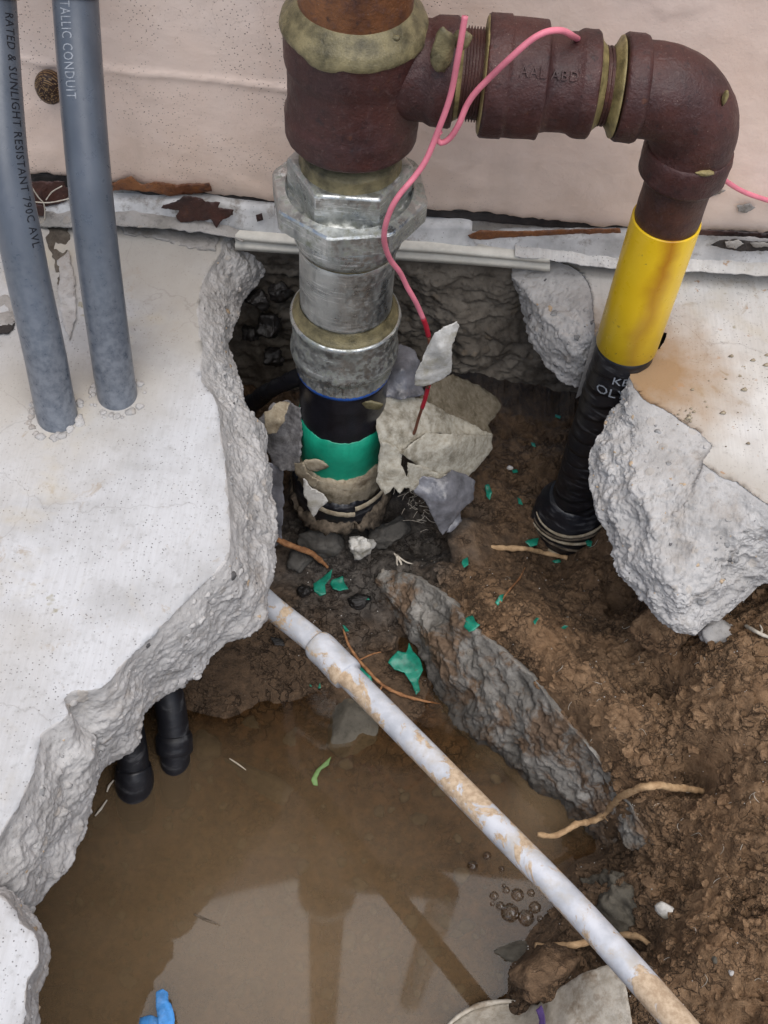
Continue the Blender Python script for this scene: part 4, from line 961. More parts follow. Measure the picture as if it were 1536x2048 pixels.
rc = bl('reducing_coupling', [(x0, .030), (x0, .0405), (x0+.0015, .0417), (X(1012), .0417), (X(1014), .0404), (x1-.001, .0402), (x1, .0396), (x1+.0015, .0350), (x1+.006, .0338), (x2-.008, .0336), (x2-.003, .0342), (x2, .0360), (x2+.002, .0366), (x3-.0015, .0366), (x3, .0355), (x3, .026)], 'rust', .0007, 80, 6, .0024)
def on_bar(V):                                       # cast letters standing proud of the coupling's front
    th_ = R(36)+V[:, 1]/.0380; xx = X(1030)+V[:, 0]*.86; rr = np.where(xx < x1, .0405, .0343)+V[:, 2]
    return np.stack([xx, PY-rr*np.cos(th_), BZ+rr*np.sin(th_)], 1)
wtext('lettering', 'AAL ABD', .0105, 'rust', rc, on_bar, .0011, 1.15)
bl('short_nipple', [(X(1180), .0262), (X(1255), .0262)], 'rust2', .0008, 90, 7, .003)
for a, b in ((1207, 1212), (1215, 1220), (1223, 1228)): bl('thread_ridge', [(X(a), .026), (X(a)+.0004, .0272), (X(b)-.0004, .0272), (X(b), .026)], 'rust', .0004, 90, a)
bl('pipe_sealant', [(X(1188), .0350), (X(1192), .0345), (X(1199), .0300), (X(1207), .0272), (X(1208), .0255)], 'dopey', .0012, 60, 8, .002)
bl('pipe_sealant', [(X(1222), .0255), (X(1223), .0272), (X(1230), .0302), (X(1236), .0345), (X(1239), .0348)], 'dopey', .0012, 60, 9, .002)
# elbow
xv = YELBASE[0]-.001; e0, e1 = X(1239, 170), X(1284, 170)
RB = .040
arcx = xv-RB
pts, rad = [], []
for q in np.linspace(0, 1, 6): pts.append((e1-.002+(arcx-e1+.002)*q, PY, BZ)); rad.append(.0330)
for q in np.linspace(0, np.pi/2, 26)[1:]: pts.append((arcx+RB*math.sin(q), PY, BZ-RB+RB*math.cos(q))); rad.append(.0330+.0008*math.sin(q*2)-.0012*q)
for q in np.linspace(0, .010, 5)[1:]: pts.append((xv, PY, BZ-RB-q)); rad.append(.0312)
zec = BZ-RB-.008
V1 = tube(np.array(pts), rad, None, 90, .0008, 70, 5, False)
V2 = lathe(dense([(e0, .026), (e0, .0355), (e0+.002, .0368), (e1-.003, .0368), (e1, .0356), (e1+.001, .033)], .0024), bo, (1, 0, 0), 90, True, .0007, 80, 6)
V3 = lathe(dense([(zec-.020, .024), (zec-.020, .0318), (zec-.018, .0330), (zec-.001, .0334), (zec+.004, .0326), (zec+.005, .031)], .0024), (xv, PY, 0), (0, 0, 1), 90, True, .0007, 80, 7)
el = obj('elbow', *merge([V1, V2, V3]), MT['rust'], gas)
blob('sealant_smear', 1408, 345, PY-.030, (.007, .0035, .002), 25, 'dopey'); blob('sealant_smear', 1450, 195, PY-.018, (.002, .0035, .006), 26, 'dopey')
vo = np.array([xv, PY, 0])
zy = zf(488, .030, 1325)
obj('drop_pipe', *lathe(dense([(zy-.05, .0256), (zec-.01, .0256)], .006), vo, (0, 0, 1), 72, True, .0007, 70, 9), MT['rust2'], gas)
zyb = Y(1250, 722, PY-.0272)[2]-.006
Vy, Fy = lathe([(zyb-.001, .0262), (zyb, .0272), (zy*.5, .0274), (zy-.001, .0274), (zy, .0272), (zy-.0003, .0254)], vo, (0, 0, 1), 96, False)
obj('yellow_sleeve', Vy, Fy, MT['yellow'], gas)
tp = []
zq = zyb-.0015
while zq > -.225:
    tp += [(zq, .0258+.0003*math.sin(zq*300)), (zq-.018, .0265+.0004*math.sin(zq*411)), (zq-.0185, .0259)]; zq -= .0187
Vt, Ft = lathe(dense(tp[::-1], .004), vo, (0, 0, 1), 80, True, .0009, 55, 3); Vt[:, 2] += (Vt[:, 0]-vo[0])*.45*smooth(zyb-Vt[:, 2], .012, .03) + .002*fbm(Vt, 30, 2, .5, 8)
obj('tape_wrap', Vt, Ft, MT['tape'], gas)
obj('tape_wrap', *lathe(dense([(-.30, .036), (-.285, .0375), (-.262, .0400), (-.245, .0385), (-.232, .0330), (-.220, .0262)], .003), vo+np.array([-.002, 0, 0]), (0, 0, 1), 80, True, .003, 45, 5), MT['tape'], gas)
for k in range(5):
    t_ = np.linspace(-2.9, -.2, 30); rr = .0405-.0007*abs(k-2)
    pl = np.stack([vo[0]-.002+rr*np.cos(t_), PY+rr*np.sin(t_), -.238-.010*k+.006*np.cos(t_*1.3+k)], 1)
    obj('torn_band', *tube(pl, [.0008, .0016, .0018, .0006], 40, 6, .0006, 120, k), MT['fibre'] if k % 2 else MT['wrapb'], gas)
def on_tape(z0, a0):
    def f(V):
        th_ = a0+V[:, 0]/.0275; rr = .0283+V[:, 2]*.3
        return np.stack([vo[0]+rr*np.sin(th_), PY-rr*np.cos(th_), z0+V[:, 1]], 1)
    return f
wtext('lettering', 'KE', .013, 'printw', gas, on_tape(-.014, -.35)); wtext('lettering', 'OLY', .015, 'printw', gas, on_tape(-.031, -.80))

# ------------------------------------------------------------------ grey conduits
def conduit(label, top_px, pts, low, text, tm, tsize, tang, tstart, coup_z, xs_):
    P = resample(np.array(pts), 140)
    root = thing('grey_conduit', label, 'conduit', P[70].tolist(), 'grey conduits on the left')
    kz = np.argmax(P[:, 2] < -.06)
    b_ = obj('pipe', *tube(P[:kz+1], .0167, None, 56, .00008, 60, 3), MT['conduit'], root)
    obj('wrapped_pipe', *tube(P[kz:], .0150, None, 40, .0004, 60, 4), MT['conduitb'], root)
    for c0, c1, r in coup_z:
        ii = [i for i in range(len(P)) if c1 <= P[i][2] <= c0]
        Q = resample(P[ii], 24); prof = [r*.9, r, r*1.01, r*1.0, r*1.02, r]
        obj('coupling', *tube(Q, prof, None, 48, .0005, 50, 6), MT['conduitb'], root)
    # tan fitting where the conduit leaves the picture at the top
    t0 = np.argmin(np.abs([Y(*top_px, p[1])[2]-p[2] for p in P])); Q = P[:t0+1]
    obj('fitting', *tube(np.array([Q[-1]+(Q[-2]-Q[-1])*.1, Q[-1]+(Q[-2]-Q[-1])*.15, Q[max(0, len(Q)-5)]]), [.0185, .0195, .0195], 12, 48), MT['brass'], root)
    s = np.r_[0, np.cumsum(np.linalg.norm(np.diff(P, axis=0), axis=1))]; T, U, W = path_frames(P)
    def place(V):
        q = tstart+V[:, 0]*xs_; c = np.stack([np.interp(q, s, P[:, j]) for j in range(3)], 1)
        u = np.stack([np.interp(q, s, U[:, j]) for j in range(3)], 1); v = np.stack([np.interp(q, s, W[:, j]) for j in range(3)], 1)
        a = tang - V[:, 1]/.0167; rr = .01682+V[:, 2]*.3
        return c + (u*np.cos(a)[:, None]+v*np.sin(a)[:, None])*rr[:, None]
    wtext('lettering', text, tsize, tm, b_, place, .0002, 1.12)
    return root
def S_at(pts, px):                                  # arc length along a conduit at a photo pixel row
    P = resample(np.array(pts), 140); s = np.r_[0, np.cumsum(np.linalg.norm(np.diff(P, axis=0), axis=1))]
    q = P-CP; yy = 1024-FPX*(q@UI)/(q@FW); return np.interp(px[1], yy, s)
def yl(zz_, tab): return np.interp(zz_, [t_[0] for t_ in tab][::-1], [t_[1] for t_ in tab][::-1])
c2 = [Y(a, b, y) for a, b, y in [(128,-420,-.082),(140,-180,-.098),(151,0,-.122),(165,200,-.162),(183,400,-.203),(202,560,-.232),(221,700,-.255),(233,780,-.266)]] + [Z(a, b, z) for a, b, z in [(262,930,-.06),(325,1330,-.25),(345,1440,-.292),(350,1520,-.322),(352,1600,-.36)]]
c1 = [Y(a, b, y) for a, b, y in [(-30,-420,-.082),(-24,-180,-.098),(-14,0,-.125),(0,200,-.172),(15,350,-.206),(41,480,-.232),(57,560,-.247),(88,700,-.274),(111,815,-.293)]] + [Z(a, b, z) for a, b, z in [(150,980,-.06),(245,1400,-.25),(263,1500,-.294),(270,1575,-.325),(274,1650,-.365)]]
conduit('thicker looking grey conduit with pale worn lettering, entering the slab nearer the rusty riser', (150, 3), c2, 0, 'NONMETALLIC CONDUIT', 'printw', .0112, R(26), float(S_at(c2, (150, 0))-.030), [(-.300, -.318, .0178), (-.262, -.268, .0162)], .68)
conduit('grey conduit at the left picture edge with black lettering along its side', (-14, 3), c1, 0, 'RATED & SUNLIGHT RESISTANT 790C AVL', 'printk', .0108, R(-44), float(S_at(c1, (0, 200))-.060), [(-.302, -.352, .0185)], .74)

# ------------------------------------------------------------------ snail on the wall
sn = thing('snail', 'brown banded garden snail shell on the pink wall beside the grey conduit', 'snail', Y(98, 172, YW-.010).tolist())
c0 = Y(100, 174, YW-.009)
vv_, Fs = rock((0, 0, 0), (1, 1, 1), 0, 1, 5, 0, 0); vv_ = vv_/np.linalg.norm(vv_, axis=1)[:, None]
rho = np.arccos(np.clip(-vv_[:, 1], -1, 1))/np.pi*2; the = np.arctan2(vv_[:, 2], vv_[:, 0])
whorl = np.log(rho+.06)*2.1 - the/(2*np.pi); fr_ = whorl-np.floor(whorl)
rad_ = 1-.16*np.exp(-((np.minimum(fr_, 1-fr_))/.06)**2)*(rho < 1.0) - .10*(rho < .3)
Vs = c0+vv_*rad_[:, None]*np.array([.0125, .0115, .0150])
t = NT('snail shell'); a_ = t.n('ShaderNodeAttribute'); a_.attribute_name = 'band'; b_ = t.noise(300, 4)
cc = t.mix(t.ramp(a_.outputs['Fac'], (.45, 0.), (.55, 1.)), (.030, .012, .007), (.26, .16, .07)); cc = t.mix(t.ramp(t.noise(260, 3), (.50, 0.), (.75, .5)), cc, (.12, .065, .03))
MT['shell'] = t.pbr(cc, .4, 0, t.bump(b_, .2, .0005))
sh = obj('shell', Vs, Fs, MT['shell'], sn)
bv = (np.sin(fr_*2*np.pi*3.0+.4) > .66)*1.0; at_ = sh.data.attributes.new('band', 'FLOAT', 'POINT'); at_.data.foreach_set('value', bv)
obj('foot', *rock(Y(100, 188, YW-.002), (.010, .003, .005), .2, 4, 2, .3, .1), MT['fibre'], sn)

# ------------------------------------------------------------------ pink tracer wire
wr = thing('tracer_wire', 'pink plastic coated tracer wire looping over the rusty fitting down into the pit', 'wire', Y(870, 280, -.215).tolist())
m1 = [Y(*p) for p in [(930,32,-.206),(922,80,-.210),(914,125,-.212),(900,195,-.213),(876,262,-.216),(852,320,-.219),(828,355,-.223),(800,388,-.230),(782,418,-.233),(770,455,-.232),(769,485,-.229),(780,518,-.222),(800,545,-.216),(815,575,-.212),(832,605,-.209),(846,636,-.207)]]
obj('insulation', *tube(np.array(m1), .00215, 150, 14, .00008, 80, 1), MT['pink'], wr)
obj('red_sleeve', *tube(A(*[Y(*p) for p in [(846,636,-.207),(852,652,-.206),(857,672,-.205)]]), .0023, 14, 12), MT['red'], wr)
obj('faded_end', *tube(A(*[Y(*p) for p in [(857,672,-.205),(860,690,-.204),(858,740,-.201),(856,775,-.199)]]), .0019, 20, 12), MT['copper'], wr)
obj('red_sleeve', *tube(A(*[Y(*p) for p in [(857,770,-.199),(850,798,-.197),(844,816,-.196)]]), .0021, 14, 12), MT['red'], wr)
obj('bare_copper', *tube(A(*[Y(*p) for p in [(844,816,-.196),(836,840,-.194),(828,866,-.191),(812,886,-.186),(803,892,-.180)]]), .0015, 30, 10), MT['copper'], wr)
m2 = [Y(*p) for p in [(880,262,-.214),(873,274,-.214),(882,286,-.214),(900,276,-.214),(918,248,-.214),(932,214,-.212),(950,186,-.212),(985,150,-.214),(1025,112,-.2155),(1062,80,-.212),(1092,64,-.208),(1122,61,-.200),(1142,70,-.190),(1180,98,-.128),(1260,180,-.105),(1350,280,-.098),(1430,345,-.092),(1480,380,-.080),(1540,402,-.066),(1640,430,-.06)]]
obj('insulation', *tube(np.array(m2), .00215, 190, 14, .00008, 80, 2), MT['pink'], wr)
ck = sheet([(915,642),(919,652),(905,690),(902,745),(880,762),(850,772),(829,770),(832,745),(850,704),(868,668),(898,648)], [(915,645,-.203),(840,765,-.209),(900,740,-.204),(855,690,-.207),(880,700,-.213)], 5, .004, 60, .007, 33, 'y', 4)
single('plaster_chip', *ck, MT['chip'], 'white ragged plaster chip hanging on the pink wire', 'chip')

# ------------------------------------------------------------------ sheets round the foot of the riser
def sh_(name, label, cat, out, ctrl, m, s, amp=.002, f=45, thick=.0015, ragged=3, folds=0, step=5, group=None):
    amp *= 1.35; folds = max(folds, .45); ragged += 1
    return single(name, *sheet(out, ctrl, step, amp, f, thick, s, 'y', ragged, folds), MT[m], label, cat, group)
sh_('canvas_scrap', 'brown stained canvas fold, rearmost of the sheets right of the pipe foot', 'canvas', [(862,770),(905,748),(950,768),(990,792),(1004,815),(975,850),(985,868),(930,850),(880,830),(835,800)], [(862,770,-.125),(950,768,-.075),(1004,815,-.085),(985,868,-.12),(850,800,-.145),(920,800,-.110)], 'canvasb', 41, .004, 30)
sh_('plastic_film', 'shiny grey plastic film behind the coupling', 'plastic film', [(765,700),(800,688),(828,698),(842,725),(838,765),(850,790),(800,800),(760,790)], [(765,700,-.12),(828,698,-.12),(842,760,-.145),(780,790,-.165),(800,735,-.150)], 'gplastic', 42, .006, 28, .0008)
sh_('canvas_scrap', 'long greyish canvas fold leaning right from the pipe foot', 'canvas', [(755,795),(800,788),(850,800),(900,828),(950,850),(987,872),(920,872),(860,866),(830,880),(800,905),(765,905),(752,850)], [(755,795,-.172),(850,800,-.150),(987,872,-.135),(860,866,-.185),(765,905,-.212),(810,840,-.185),(920,855,-.150)], 'canvas', 43, .005, 32, .002, 3, .004)
sh_('canvas_scrap', 'large cream canvas flap spread right of the green pipe', 'canvas', [(800,905),(818,890),(852,866),(920,868),(985,872),(984,898),(960,930),(930,962),(905,945),(880,952),(850,940),(826,925)], [(800,905,-.215),(852,866,-.188),(985,872,-.140),(984,898,-.148),(930,962,-.185),(850,940,-.205),(900,890,-.190)], 'canvas', 44, .003, 30, .003, 2.5)
sh_('canvas_scrap', 'pale canvas tongue under the large cream flap', 'canvas', [(815,925),(850,935),(885,950),(905,948),(882,970),(850,962),(820,985),(812,960)], [(815,925,-.212),(885,950,-.198),(820,985,-.220),(882,970,-.205)], 'canvas', 45, .003, 40)
sh_('canvas_scrap', 'cream canvas strip hanging down at the right side of the green pipe', 'canvas', [(762,880),(785,890),(805,902),(802,930),(815,955),(825,978),(808,975),(800,988),(788,975),(770,990),(752,965),(757,920)], [(762,880,-.212),(805,902,-.208),(825,978,-.225),(770,990,-.232),(757,920,-.214),(790,940,-.222)], 'canvas', 46, .003, 40)
sh_('plastic_film', 'grey plastic film flap hanging below the cream canvas', 'plastic film', [(820,955),(850,952),(880,958),(905,940),(930,948),(950,962),(946,1000),(925,1020),(905,1045),(885,1072),(868,1040),(852,1005),(828,985)], [(820,955,-.212),(905,940,-.195),(950,962,-.190),(946,1000,-.205),(885,1072,-.235),(840,1000,-.222),(890,1000,-.225)], 'gplastic', 47, .006, 34, .0008, 2, .006)
sh_('plastic_film', 'small crumpled clear film under the grey flap', 'plastic film', [(898,1028),(918,1018),(925,1040),(905,1062),(892,1068)], [(898,1028,-.216),(918,1018,-.214),(905,1062,-.226),(925,1040,-.218)], 'gplastic', 48, .005, 60, .0008)
sh_('fabric_scrap', 'dark grey dirty fabric bunched left of the green pipe', 'fabric', [(520,838),(545,808),(575,800),(602,815),(604,860),(602,910),(595,945),(560,940),(545,930),(528,890)], [(520,838,-.175),(575,800,-.165),(602,815,-.185),(600,930,-.205),(545,930,-.19),(570,870,-.185)], 'greyfab', 49, .006, 34, .002, 4, .006)
sh_('fabric_scrap', 'tan folded cloth end left of the black pipe section', 'fabric', [(528,828),(560,802),(578,806),(570,840),(555,865),(530,870)], [(528,828,-.19),(578,806,-.185),(530,870,-.20),(555,840,-.20)], 'wrapb', 50, .004, 40)
bpts = A(*[Y(*p) for p in [(470,830,-.10),(505,806,-.12),(545,778,-.135),(590,756,-.15),(620,745,-.155)]])
single('plastic_roll', *tube(bpts, [.010, .009, .008, .009], 40, 20, .003, 60, 4), MT['blackpl'], 'glossy black plastic roll behind the riser reaching to the left slab', 'plastic')
sh_('canvas_scrap', 'small white canvas triangle stuck on the taped pipe foot', 'canvas', [(606,955),(625,975),(648,988),(655,1002),(640,1015),(626,1036),(615,1010),(607,985)], [(606,955,-.216),(648,988,-.2225),(626,1036,-.229),(655,1002,-.2245)], 'chip', 51, .0015, 40)
sh_('canvas_scrap', 'torn cream cloth edge left below the green coating', 'canvas', [(588,925),(606,925),(615,945),(640,962),(625,975),(605,962),(590,945)], [(588,925,-.205),(606,925,-.212),(640,962,-.2175),(590,945,-.209)], 'wrapb', 52, .002, 40)
sh_('plastic_film', 'dull upright plastic strip between the left slab and the pipe foot', 'plastic film', [(535,925),(566,932),(568,1000),(562,1085),(535,1100)], [(535,925,-.19),(566,932,-.19),(562,1085,-.23),(535,1100,-.23)], 'gplastic', 53, .003, 40, .0015)

# ------------------------------------------------------------------ pvc pipe over the water
pp = A(*[Z(a, b, c) for a, b, c in [(440,1110,-.139),(533,1205,-.137),(631,1285,-.134),(690,1345,-.131),(812,1468,-.124),(990,1650,-.114),(1166,1831,-.105),(1342,2028,-.096),(1420,2120,-.092)]])
pvc = thing('plastic_pipe', 'grey muddy plastic pipe lying across the pit from the left slab to lower right', 'pipe', pp[4].tolist())
pp = resample(pp, 120)
obj('pipe', *tube(pp, .0108, None, 48, .00012, 50, 2), MT['pvc'], pvc)
q0 = np.argmin([np.linalg.norm(p-Z(628, 1284, -.134)) for p in pp]); q1 = np.argmin([np.linalg.norm(p-Z(693, 1358, -.131)) for p in pp])
Q = resample(np.array([pp[q0], pp[(q0+q1)//2], pp[q1]]), 30)
obj('coupling', *tube(Q, [.0125, .0139, .0141, .0141, .0140, .0140, .0140, .0141, .0141, .0146, .0147, .0140], None, 48, .0002, 60, 3), MT['pvc'], pvc)

# ------------------------------------------------------------------ roots and twigs
def root(label, pts, rad, m, s, n=60, mode='y', name='root', twigs=()):
    P = np.array([ground(*p) for p in pts])
    parts = [tube(P, rad, n, 10, np.max(rad)*.55, 110, s)]
    for tw in twigs: parts.append(tube(np.array([ground(*p) for p in tw]), [.0012, .0006], 10, 7, .0004, 120, s))
    return single(name, *merge(parts), MT[m], label, 'root')
root('thick tan root bending over the dark rock edge above the water', [(1075,1668,.075),(1110,1672,.070),(1150,1650,.066),(1195,1638,.050),(1225,1610,.044),(1250,1588,.038),(1300,1572,.030),(1350,1575,.022),(1405,1582,.006)], [.0020, .0030, .0030, .0034, .0033, .0034, .0036, .0034, .0026], 'root', 1, 90, twigs=[[(1195,1638,.050),(1206,1634,.052),(1216,1642,.054)]])
root('straight tan root lying between green flakes in the right of the pit', [(965,1096,.010),(1010,1096,.007),(1050,1098,.006),(1090,1106,.005),(1135,1116,.004)], [.0030, .0030, .0028, .0024, .0026], 'root', 2)
root('orange brown root coming out beside the left slab edge', [(530,1068,.030),(560,1082,.030),(590,1094,.026),(620,1105,.018),(640,1120,.010),(656,1135,.003)], [.0028, .0030, .0032, .0030, .0026, .0014], 'rootd', 3)
root('long thin rootlet curving from the clay down to the rock edge', [(686,1258,.003),(700,1295,.004),(730,1335,.004),(765,1370,.005),(800,1388,.005),(840,1400,.004),(882,1408,.002)], [.0010, .0015, .0018, .0018, .0018, .0014, .0008], 'rootd', 4, twigs=[[(765,1370,.005),(755,1390,.004),(740,1408,.003)], [(700,1330,.003),(740,1310,.004),(770,1302,.003)]])
root('tan broken root stub passing under the lower end of the plastic pipe', [(1072,1893,.012),(1110,1892,.012),(1160,1888,.012),(1210,1876,.014),(1250,1870,.012),(1280,1876,.010),(1305,1893,.004)], [.0030, .0032, .0034, .0034, .0032, .0030, .0020], 'root', 5)
root('pale forked twig at the right picture edge below the slab', [(1492,1252,.008),(1515,1264,.008),(1540,1276,.008),(1580,1292,.008)], [.0013, .0016, .0018, .0018], 'rootp', 6, twigs=[[(1522,1266,.008),(1524,1258,.010),(1520,1250,.012)]])
root('thin curved rootlet above the leaf shaped green flake', [(1050,1135,.004),(1038,1158,.004),(1020,1178,.004),(1000,1205,.003)], [.0006, .0010, .0010, .0008], 'rootd', 7)
root('pale forked rootlets in the dark hollow below the pipe foot', [(788,1106,.012),(800,1122,.012),(806,1140,.008)], [.0010, .0013, .0008], 'rootp', 8, 20, twigs=[[(792,1110,.012),(812,1124,.012),(826,1128,.010)], [(794,1112,.012),(796,1132,.010),(818,1142,.006)]])
for k, (a, b, c, d) in enumerate([((492,1518),(478,1528),(466,1520),(458,1512))]):
    P = A(Z(492, 1540, WZ+.001), Z(476, 1528, WZ+.0012), Z(459, 1517, WZ+.001)); single('straw', *tube(P, [.0004, .0008, .0005], 16, 7), MT['rootp'], 'pale straw floating on the water near the black conduits', 'straw')
for pts, lab in [([(228,1560,.004),(218,1572,.004),(214,1584,.003)], 'short white rootlet at the left water edge beside the black coupling'), ([(214,1600,.003),(200,1620,.003),(190,1632,.003)], 'longer white rootlet at the left water edge under the slab')]:
    P = A(*[Z(a, b, WZ+c) for a, b, c in pts]); single('rootlet', *tube(P, [.0007, .0012, .0008], 16, 7, .0003, 200), MT['rootp'], lab, 'root')
P = A(*[Z(a, b, WZ+.0005) for a, b in [(388,1828),(408,1838),(430,1846),(440,1850)]]); single('twig', *tube(P, [.0006, .0012, .0010, .0006], 20, 7, .0003, 200), MT['fibre'], 'small dark twig lying in the middle of the muddy water', 'twig')
P = A(*[Z(a, b, WZ-.003) for a, b in [(474,1752),(464,1790),(450,1830),(440,1850)]]); single('twig', *tube(P, [.0005, .0010, .0018, .0010], 20, 7, .0003, 200), MT['wetrock'], 'thin upright twig under the water touching the small dark twig', 'twig')
# straws caught on the wall foot beside the left conduit
for k, (pts, lab) in enumerate([([(62,372),(78,396),(88,408),(90,440)], 'bent white straw between the two conduits at the wall foot'), ([(66,404),(100,405),(140,397)], 'straight white straw lying across the wall foot between the conduits'), ([(92,400),(104,384),(124,372)], 'thin curved straw against the rusty gap between the conduits')]):
    single('straw', *tube(A(*[Y(a, b, YW-.022) for a, b in pts]), .0006, 24, 6, .0002, 200), MT['rootp'], lab, 'straw')

# ------------------------------------------------------------------ green coating flakes
def flake(out, label, s, lift=.003, tilt=0.004, m='flake', z=None):
    c = np.mean(np.array(out, float), 0); zz_ = z if z is not None else ground(*c)[2]+lift
    rs = np.random.RandomState(s); o = np.array(out, float)
    ctrl = [(p[0], p[1], zz_+tilt*rs.uniform(-.4, 1)) for p in o[::max(1, len(o)//5)]] + [(c[0], c[1], zz_)]
    return single('coating_flake', *sheet(out, ctrl, 4, .0012, 140, .0006, s, 'z', 1.2), MT[m], label, 'flake', 'green coating flakes in the pit')
flake([(780,1318),(795,1302),(812,1305),(818,1285),(826,1302),(840,1318),(846,1340),(836,1362),(840,1380),(832,1390),(822,1365),(808,1345),(790,1340),(776,1325)], 'largest green flake, long torn piece between the rock edge and the long rootlet', 1, .020, .006)
flake([(638,1160),(650,1150),(665,1138),(660,1158),(650,1170),(652,1188),(640,1192),(628,1182),(626,1168)], 'crumpled green flake pair left of the square flake, under the orange root', 2)
flake([(664,1160),(685,1152),(690,1168),(697,1178),(680,1182),(666,1178),(660,1168)], 'square torn green flake right of the crumpled pair', 3)
flake([(716,1190),(732,1192),(740,1200),(724,1200)], 'dark green sliver beside the black clay lump', 4)
flake([(790,1162),(806,1152),(812,1156),(798,1168)], 'small green sliver left of the rock ridge top', 5)
flake([(685,1250),(692,1252),(698,1262),(690,1264)], 'tiny green flake at the top end of the long rootlet', 6)
flake([(720,1330),(740,1345),(745,1362),(728,1358),(716,1342)], 'dark green flake against the right edge of the pipe coupling', 7)
flake([(615,1358),(620,1372),(624,1374),(620,1360)], 'thin green splinter left below the pipe coupling', 8, z=-.318)
flake([(634,1358),(640,1356),(641,1376),(636,1378)], 'second thin green splinter just left of the coupling end', 9, z=-.318)
flake([(926,1118),(936,1114),(937,1130),(928,1136),(923,1126)], 'small green flake standing on the earth lump', 10, .012)
flake([(932,1236),(945,1228),(950,1242),(960,1250),(950,1260),(938,1264),(928,1254)], 'thick folded green flake on the soil right of the rock ridge', 11, .016, .008)
flake([(990,1205),(1000,1190),(1008,1188),(1004,1202),(996,1212)], 'leaf shaped green flake at the end of the thin curved rootlet', 12)
flake([(1066,1244),(1072,1234),(1078,1236),(1070,1250)], 'small green flake alone on the bare soil slope', 13)
flake([(1122,1256),(1128,1250),(1136,1252),(1130,1258)], 'tiny green flake on the slope, rightmost below the straight root', 14)
flake([(1048,1082),(1062,1078),(1078,1075),(1074,1090),(1060,1094)], 'triangular green flake touching the straight tan root', 15, .006)
flake([(1168,1078),(1180,1080),(1202,1090),(1190,1095),(1175,1092)], 'elongated dark green flake nearest the right slab', 16)
flake([(1104,1122),(1118,1118),(1124,1126),(1112,1130)], 'green flake just below the right end of the straight root', 17)
flake([(1100,1066),(1106,1064),(1110,1076),(1104,1080)], 'leftmost of three small dark green flakes above the straight root', 18)
flake([(1112,1056),(1120,1054),(1120,1064),(1114,1064)], 'upper of three small dark green flakes above the straight root', 19)
flake([(1114,1070),(1126,1068),(1128,1078),(1118,1082)], 'rightmost of three small dark green flakes above the straight root', 20)
flake([(1076,1000),(1084,998),(1088,1020),(1082,1032),(1074,1026)], 'bright tall green flake below the taped pipe foot', 21, .006)
flake([(1064,1020),(1074,1026),(1072,1034),(1064,1030)], 'tiny green flake touching the bright tall one', 22)
flake([(1034,994),(1042,998),(1046,1010),(1038,1008)], 'small ragged green flake left of the bright tall one', 23)
flake([(970,970),(978,968),(984,985),(980,1000),(972,992)], 'crinkled green flake beside the grey plastic flap', 24, .006)
flake([(1024,940),(1034,938),(1036,944),(1026,946)], 'tiny green flake beside a pale pebble in the deep right soil', 25)
flake([(1062,884),(1070,886),(1072,894),(1064,892)], 'tiny green flake high on the dark soil near the taped pipe', 26)
flake([(1110,828),(1122,832),(1120,838),(1110,834)], 'uppermost tiny green flake on the dark soil by the taped pipe', 27)
flake([(540,1272),(565,1278),(570,1292),(548,1290)], 'dark dull flake on the mud left of the pipe coupling', 28, .003, .002, 'clay')
single('pebble', *rock(ground(1020, 938)+np.array([0, 0, .002]), (.004, .003, .003), 0, 5, 2), MT['white'], 'pale pebble beside a tiny green flake in the deep right soil', 'pebble')
lf = sheet([(622,1560),(632,1540),(648,1525),(662,1512),(658,1530),(642,1540),(634,1556),(636,1572),(626,1570)], [(622,1560,WZ+.002),(662,1512,WZ+.004),(640,1540,WZ+.003),(636,1572,WZ+.001)], 4, .0008, 90, .0006, 77, 'z', 1.0)
single('leaf', *lf, MT['leafg'], 'narrow light green leaf on the water below the dark wet stone', 'leaf')

# ------------------------------------------------------------------ scraps at the near edge, bubbles
bs = thing('blue_scrap', 'crumpled bright blue plastic scrap in the water at the near picture edge', 'plastic scrap', Z(320, 2020, WZ).tolist())
obj('strip', *sheet([(312,1984),(325,1978),(336,1985),(338,2000),(346,2018),(350,2040),(344,2075),(318,2080),(316,2040),(312,2010)], [(312,1984,-.302),(336,1985,-.303),(350,2040,-.309),(316,2040,-.304),(330,2075,-.314),(328,2020,-.299)], 4, .003, 60, .001, 91, 'z', 2), MT['bluep'], bs)
obj('strip', *sheet([(280,2036),(300,2030),(318,2036),(320,2080),(270,2080)], [(280,2036,-.317),(318,2036,-.312),(320,2080,-.315),(270,2080,-.319),(298,2050,-.311)], 4, .003, 60, .001, 92, 'z', 2), MT['bluep'], bs)
sk = thing('plastic_sack', 'cream plastic sack half buried at the near water edge under the pipe', 'sack', Z(1100, 2030, -.29).tolist())
obj('film', *sheet([(880,2080),(900,2050),(930,2026),(980,2006),(1040,2004),(1075,2010),(1090,1992),(1125,1972),(1165,1946),(1215,1930),(1250,1960),(1270,2080)], [(880,2080,-.321),(930,2026,-.320),(1040,2004,-.312),(1090,1992,-.268),(1165,1946,-.228),(1215,1930,-.218),(1270,2080,-.205),(1000,2060,-.300),(1130,2040,-.240),(1200,2000,-.212)], 7, .007, 22, .0012, 93, 'z', 2, .004), MT['sack'], sk)
obj('purple_print', *sheet([(1072,2020),(1082,2010),(1090,2030),(1092,2060),(1076,2060),(1078,2040)], [(1072,2020,-.250),(1090,2030,-.246),(1092,2060,-.244),(1076,2060,-.248)], 4, .001, 60, .0008, 94, 'z', 1.5), MT['purple'], sk)
obj('folded_edge', *tube(A(*[Z(a, b, c) for a, b, c in [(886,2062,-.318),(915,2034,-.317),(950,2014,-.315),(1000,2003,-.311),(1048,2003,-.306)]]), [.001, .0022, .0025, .002, .001], 40, 10, .0008, 90, 3), MT['sack'], sk)
